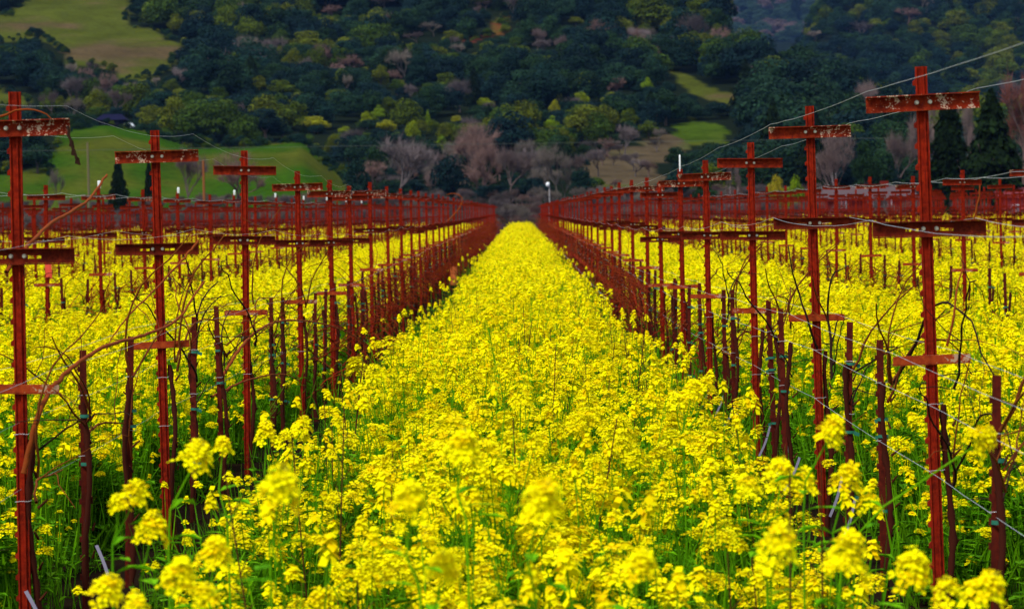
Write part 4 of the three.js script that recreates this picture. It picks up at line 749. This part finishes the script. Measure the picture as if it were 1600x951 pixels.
const nearPlants = [1, 2, 3, 4, 5, 6].map((s) => mustardPlant(s * 57, 0, 5 + (s % 3) * 2, 1, 1.38)), greenPlants = [1, 2, 3].map((s) => mustardPlant(s * 83, 0, 5, 2.0, 0.85));
const midPlants = [1, 2, 3, 4].map((s) => mustardPlant(s * 67, 1, 7, 3, 1.6)), farPlants = [1, 2, 3].map((s) => mustardPlant(s * 71, 2, 9, 3, 1.6)), tufts = [1, 2, 3].map((s) => leafTuft(s * 19));
{
  const r = rng(2024), L = { sprig: [], near: [], green: [], mid: [], far: [], tuft: [] };
  const tint = () => { const a = 0.80 + 0.20 * r(); return lin(a, a * (0.95 + 0.05 * r()), a); };
  for (let k = -12; k <= 12; k++) {
    const xc = k === 0 ? 0.0 : (LX + RX) / 2 + k * ROW, hw = k === 0 ? 0.92 : 1.36;
    let d = 3.4;
    while (d < END - 2) {
      const dens = d < 26 ? 7.4 : d < 60 ? 6.4 : d < 110 ? 6.2 : 6, n = dens * 2 * hw * 1.0; // per metre of bed
      const step = 1 / n; d += step;
      const u = (r() * 2 - 1), x = xc + u * hw * 1.02 + (r() - 0.5) * 0.12, z = -(d + (r() - 0.5) * 0.4), dd = -z;
      if (Math.abs(x) > 0.19 * dd + 2.2) continue;
      if (dd < 3.3) continue;
      const edge = Math.abs(u), patch = fbm(x * 0.55, dd * 0.35, 61, 3), h0 = 0.86 + 0.16 * fbm(x * 0.35, dd * 0.22, 67, 3);
      let h = h0 * (1 - 0.36 * edge ** 3) * (0.82 + 0.3 * r()); if (r() < 0.035) h *= 1.22;
      const front = 1 - sstep(5, 9, dd); h *= 1 - 0.14 * front;
      const y = ground(x, z), s = 0.85 + 0.35 * r();
      const m = M4(x, y - 0.02, z, r() * 6.28, s, h, s, (r() - 0.5) * 0.16, (r() - 0.5) * 0.16);
      const i = Math.floor(r() * 60);
      const leafyEdge = (k !== 0 && dd < 20 && (x < 0 ? u > 0.6 : u < -0.4)) ? (x < 0 ? 0.25 : 0.5) : 0;
      if (dd < 30) (r() < 0.20 + 0.55 * Math.max(0, -patch * 2.0) + leafyEdge + (dd < 7.5 ? 0.15 : 0) ? L.green : L.near).push([i, m, tint()]); else if (dd < 75) L.mid.push([i, m, tint()]); else L.far.push([i, m, tint()]);
      if (dd < 90 && r() < (dd < 26 ? 0.75 : 0.6)) for (let q = 0; q < (dd < 40 ? 2 : 1); q++) L.sprig.push([i + 7 + q, M4(x + (r() - 0.5) * 0.3, y, z + (r() - 0.5) * 0.3, r() * 6.28, 1, h * (0.88 + 0.2 * r()), 1), tint()]);
      if (dd < 75 && r() < (dd < 40 ? 1 : 0.8)) for (let q = 0; q < (dd < 30 ? 2 : 1); q++) L.tuft.push([i, M4(x + (r() - 0.5) * 0.3, y, z, r() * 6, 1, 0.8 + 0.75 * r(), 1), tint()]);
    }
    // low weeds at the strip's foot
    const rx = LX + k * ROW + 0; for (let d2 = 6; d2 < 40; d2 += 0.11) { const x = rx + (r() < 0.5 ? -1 : 1) * (0.28 + 0.3 * r()), dd = d2; if (Math.abs(x) > 0.182 * dd + 0.8) continue; if (r() < 0.55) L.tuft.push([Math.floor(r() * 60), M4(x, ground(x, -dd), -dd, r() * 6, 0.8, 0.35 + 0.5 * r(), 0.8), tint()]); }
  }
  const s = thing('mustard_field', 'dense field of yellow flowering mustard filling the strips between vine rows', 'mustard flowers', null); s.userData.kind = 'stuff';
  const put = (name, gs, list) => gs.forEach((g, i) => instances(name, g, mustMat, list.filter(([n]) => n % gs.length === i).map(([, m, c]) => [m, c]), s));
  const stalks = []; for (let i = 0; i < 90; i++) { const d = 5 + 28 * r(), x = (r() * 2 - 1) * 0.9; stalks.push([M4(x, ground(x, -d), -d, r() * 6, 1, 0.75 + 0.35 * r(), 1, (r() - 0.5) * 0.3, (r() - 0.5) * 0.3)]); }
  const sg = new G(); sg.tube([[0, 0, 0], [0.01, 0.5, 0.01], [-0.01, 1, 0]], (t) => 0.0038 - 0.002 * t, 5, [0.07, 0.022, 0.006]); for (let i = 0; i < 9; i++) { const a = i * 2.4, y = 0.5 + 0.05 * i; sg.tube([[0, y, 0], [Math.cos(a) * 0.03, y + 0.035, Math.sin(a) * 0.03]], 0.0015, 3, [0.09, 0.035, 0.008]); } instances('dry_stalk', sg.build(), barkMat, stalks, s);
  put('mustard_plant', nearPlants, L.near); put('leafy_mustard_plant', greenPlants, L.green); put('mustard_plant', midPlants, L.mid); put('mustard_plant', farPlants, L.far); put('leaf_tuft', tufts, L.tuft); put('flower_stem', sprigs, L.sprig);
  console.log('plants', L.near.length, L.green.length, L.mid.length, L.far.length, L.tuft.length, 'posts', posts.length, 'stakes', stakes.length, 'spots', spots.length, 'wood', Object.entries(wood).map(([k, v]) => k + v.length).join(' '));
}
// single stems standing out at the front
function heroMustard(label, head, d, foot, size, extra = []) {
  const r = rng(head[0] * 7 + head[1]), t = thing('mustard_stem', label, 'mustard stem', 'mustard stems standing out at the front'), H = at(head[0], head[1] + 8, d), y0 = ground(H.x, H.z);
  const B = at(foot[0], foot[1], d); B.y = Math.max(B.y, y0); t.position.set(B.x, B.y, B.z);
  const e = [H.x - B.x, H.y - B.y, H.z - B.z], m = [e[0] * 0.45 - 0.02, e[1] * 0.55, e[2] * 0.5], g = new G(); g.tube([[0, y0 - B.y - 0.03, 0], [0, Math.min(0, (y0 - B.y) * 0.5), 0], [m[0] * 0.3, m[1] * 0.4, m[2] * 0.3], m, e], (q) => 0.0032 * (1 - 0.4 * q), 6, GRN(r, 1.0), false);
  for (let k = 0; k < 3; k++) { const q = 0.3 + 0.2 * k, a = r() * 6.28; leaf(g, r, [m[0] * q * 1.4, m[1] * q * 1.4, m[2] * q], a, 0.06 + 0.05 * r(), 1); }
  part('stem', g.build(), mustMat, t);
  const h = new G(); raceme(h, r, e, [e[0] - m[0], e[1] - m[1], 0.02], size, 0); raceme(h, r, [e[0], e[1] + 0.012 * size, e[2]], [e[0] - m[0], e[1] - m[1], 0.02], size * 0.8, 0); part('flower_head', h.build(), mustMat, t);
  for (const [dx, dy, sz] of extra) { const g2 = new G(), q = [e[0] + dx, e[1] + dy, e[2] + 0.01]; raceme(g2, r, q, [dx, 0.6, 0], size * sz, 0); const b = new G(); b.tube([m, [lerp(m[0], q[0], 0.6), lerp(m[1], q[1], 0.4), m[2]], q], 0.002, 4, GRN(r), false); part('side_stem', b.build(), mustMat, t); part('flower_head', g2.build(), mustMat, t); }
}
heroMustard('mustard stem with the large head between second and third meadow-side posts', [302, 718], 6.4, [262, 880], 1.25);
heroMustard('lowest-bending mustard stem beside the stake near the first meadow-side post', [207, 778], 6.2, [176, 930], 1.05, [[-0.03, -0.01, 0.6]]);
heroMustard('mustard stem just below and right of the bending one', [236, 830], 6.2, [232, 990], 1.1);
heroMustard('slender mustard stem with a small head before the third meadow-side post', [347, 697], 7.2, [360, 840], 0.7);
heroMustard('mustard head floating over the second conifer-side post foot', [1295, 678], 6.6, [1255, 830], 1.1);
heroMustard('long slanting mustard stem reaching toward the nearest conifer-side stake', [1525, 688], 6.6, [1290, 905], 1.15);
heroMustard('bushy mustard stem before the third conifer-side post', [1215, 745], 6.8, [1200, 900], 1.25, [[0.06, -0.02, 0.9], [-0.07, -0.03, 0.8]]);
heroMustard('bushy mustard stem between second and first conifer-side posts', [1322, 752], 6.8, [1310, 920], 1.15, [[0.05, -0.05, 0.8]]);
heroMustard('mustard stem rising through the strip edge by the fourth conifer-side post', [1080, 610], 9.5, [1072, 760], 1.1, [[0.05, 0.02, 0.8], [-0.05, -0.03, 0.9]]);
heroMustard('mustard clump stem at the strip edge near the third meadow-side post', [415, 678], 9.2, [430, 800], 1.15, [[0.06, -0.02, 0.9], [0.12, 0.03, 0.8]]);
heroMustard('mustard stem low at the strip front, first conifer-side post foot', [1425, 895], 5.6, [1440, 1010], 1.2);
heroMustard('mustard stem in the lower corner below the nearest conifer-side stake', [1540, 925], 5.4, [1545, 1030], 1.1, [[-0.07, 0.0, 0.8]]);
heroMustard('mustard stem in the lower corner beside the first meadow-side post foot', [165, 925], 5.6, [160, 1040], 1.0, [[0.06, -0.03, 0.8]]);
heroMustard('mustard stem below the large-headed one, at the lower meadow-side edge', [278, 905], 5.2, [282, 1040], 1.0, [[0.05, -0.03, 0.7]]);
heroMustard('mustard stem low in front of the slender small-headed one', [335, 868], 5.6, [345, 1010], 1.0);
heroMustard('tall mustard stem rising in mid strip, above the blurred ones', [722, 705], 6.0, [735, 840], 1.2);
heroMustard('low blurred mustard stem at the bottom of the strip, under the mid one', [690, 890], 5.0, [700, 1040], 0.9);
heroMustard('low blurred mustard stem at the bottom, toward the conifer side', [1000, 885], 5.2, [990, 1040], 0.9);
heroMustard('low mustard stem beneath the long slanting one', [1322, 872], 5.3, [1335, 1020], 1.25);
heroMustard('blurred mustard stem in the middle of the strip front', [640, 795], 4.9, [665, 950], 1.15);
heroMustard('blurred mustard stem past the middle of the strip front', [845, 790], 4.9, [840, 960], 1.15);
heroMustard('blurred mustard stem at the strip front beneath the bushy ones', [1215, 862], 4.9, [1220, 1000], 1.2);
heroMustard('blurred tall mustard stem at the strip front toward the meadow side', [436, 772], 4.8, [450, 950], 1.2);

renderer.render(scene, camera);
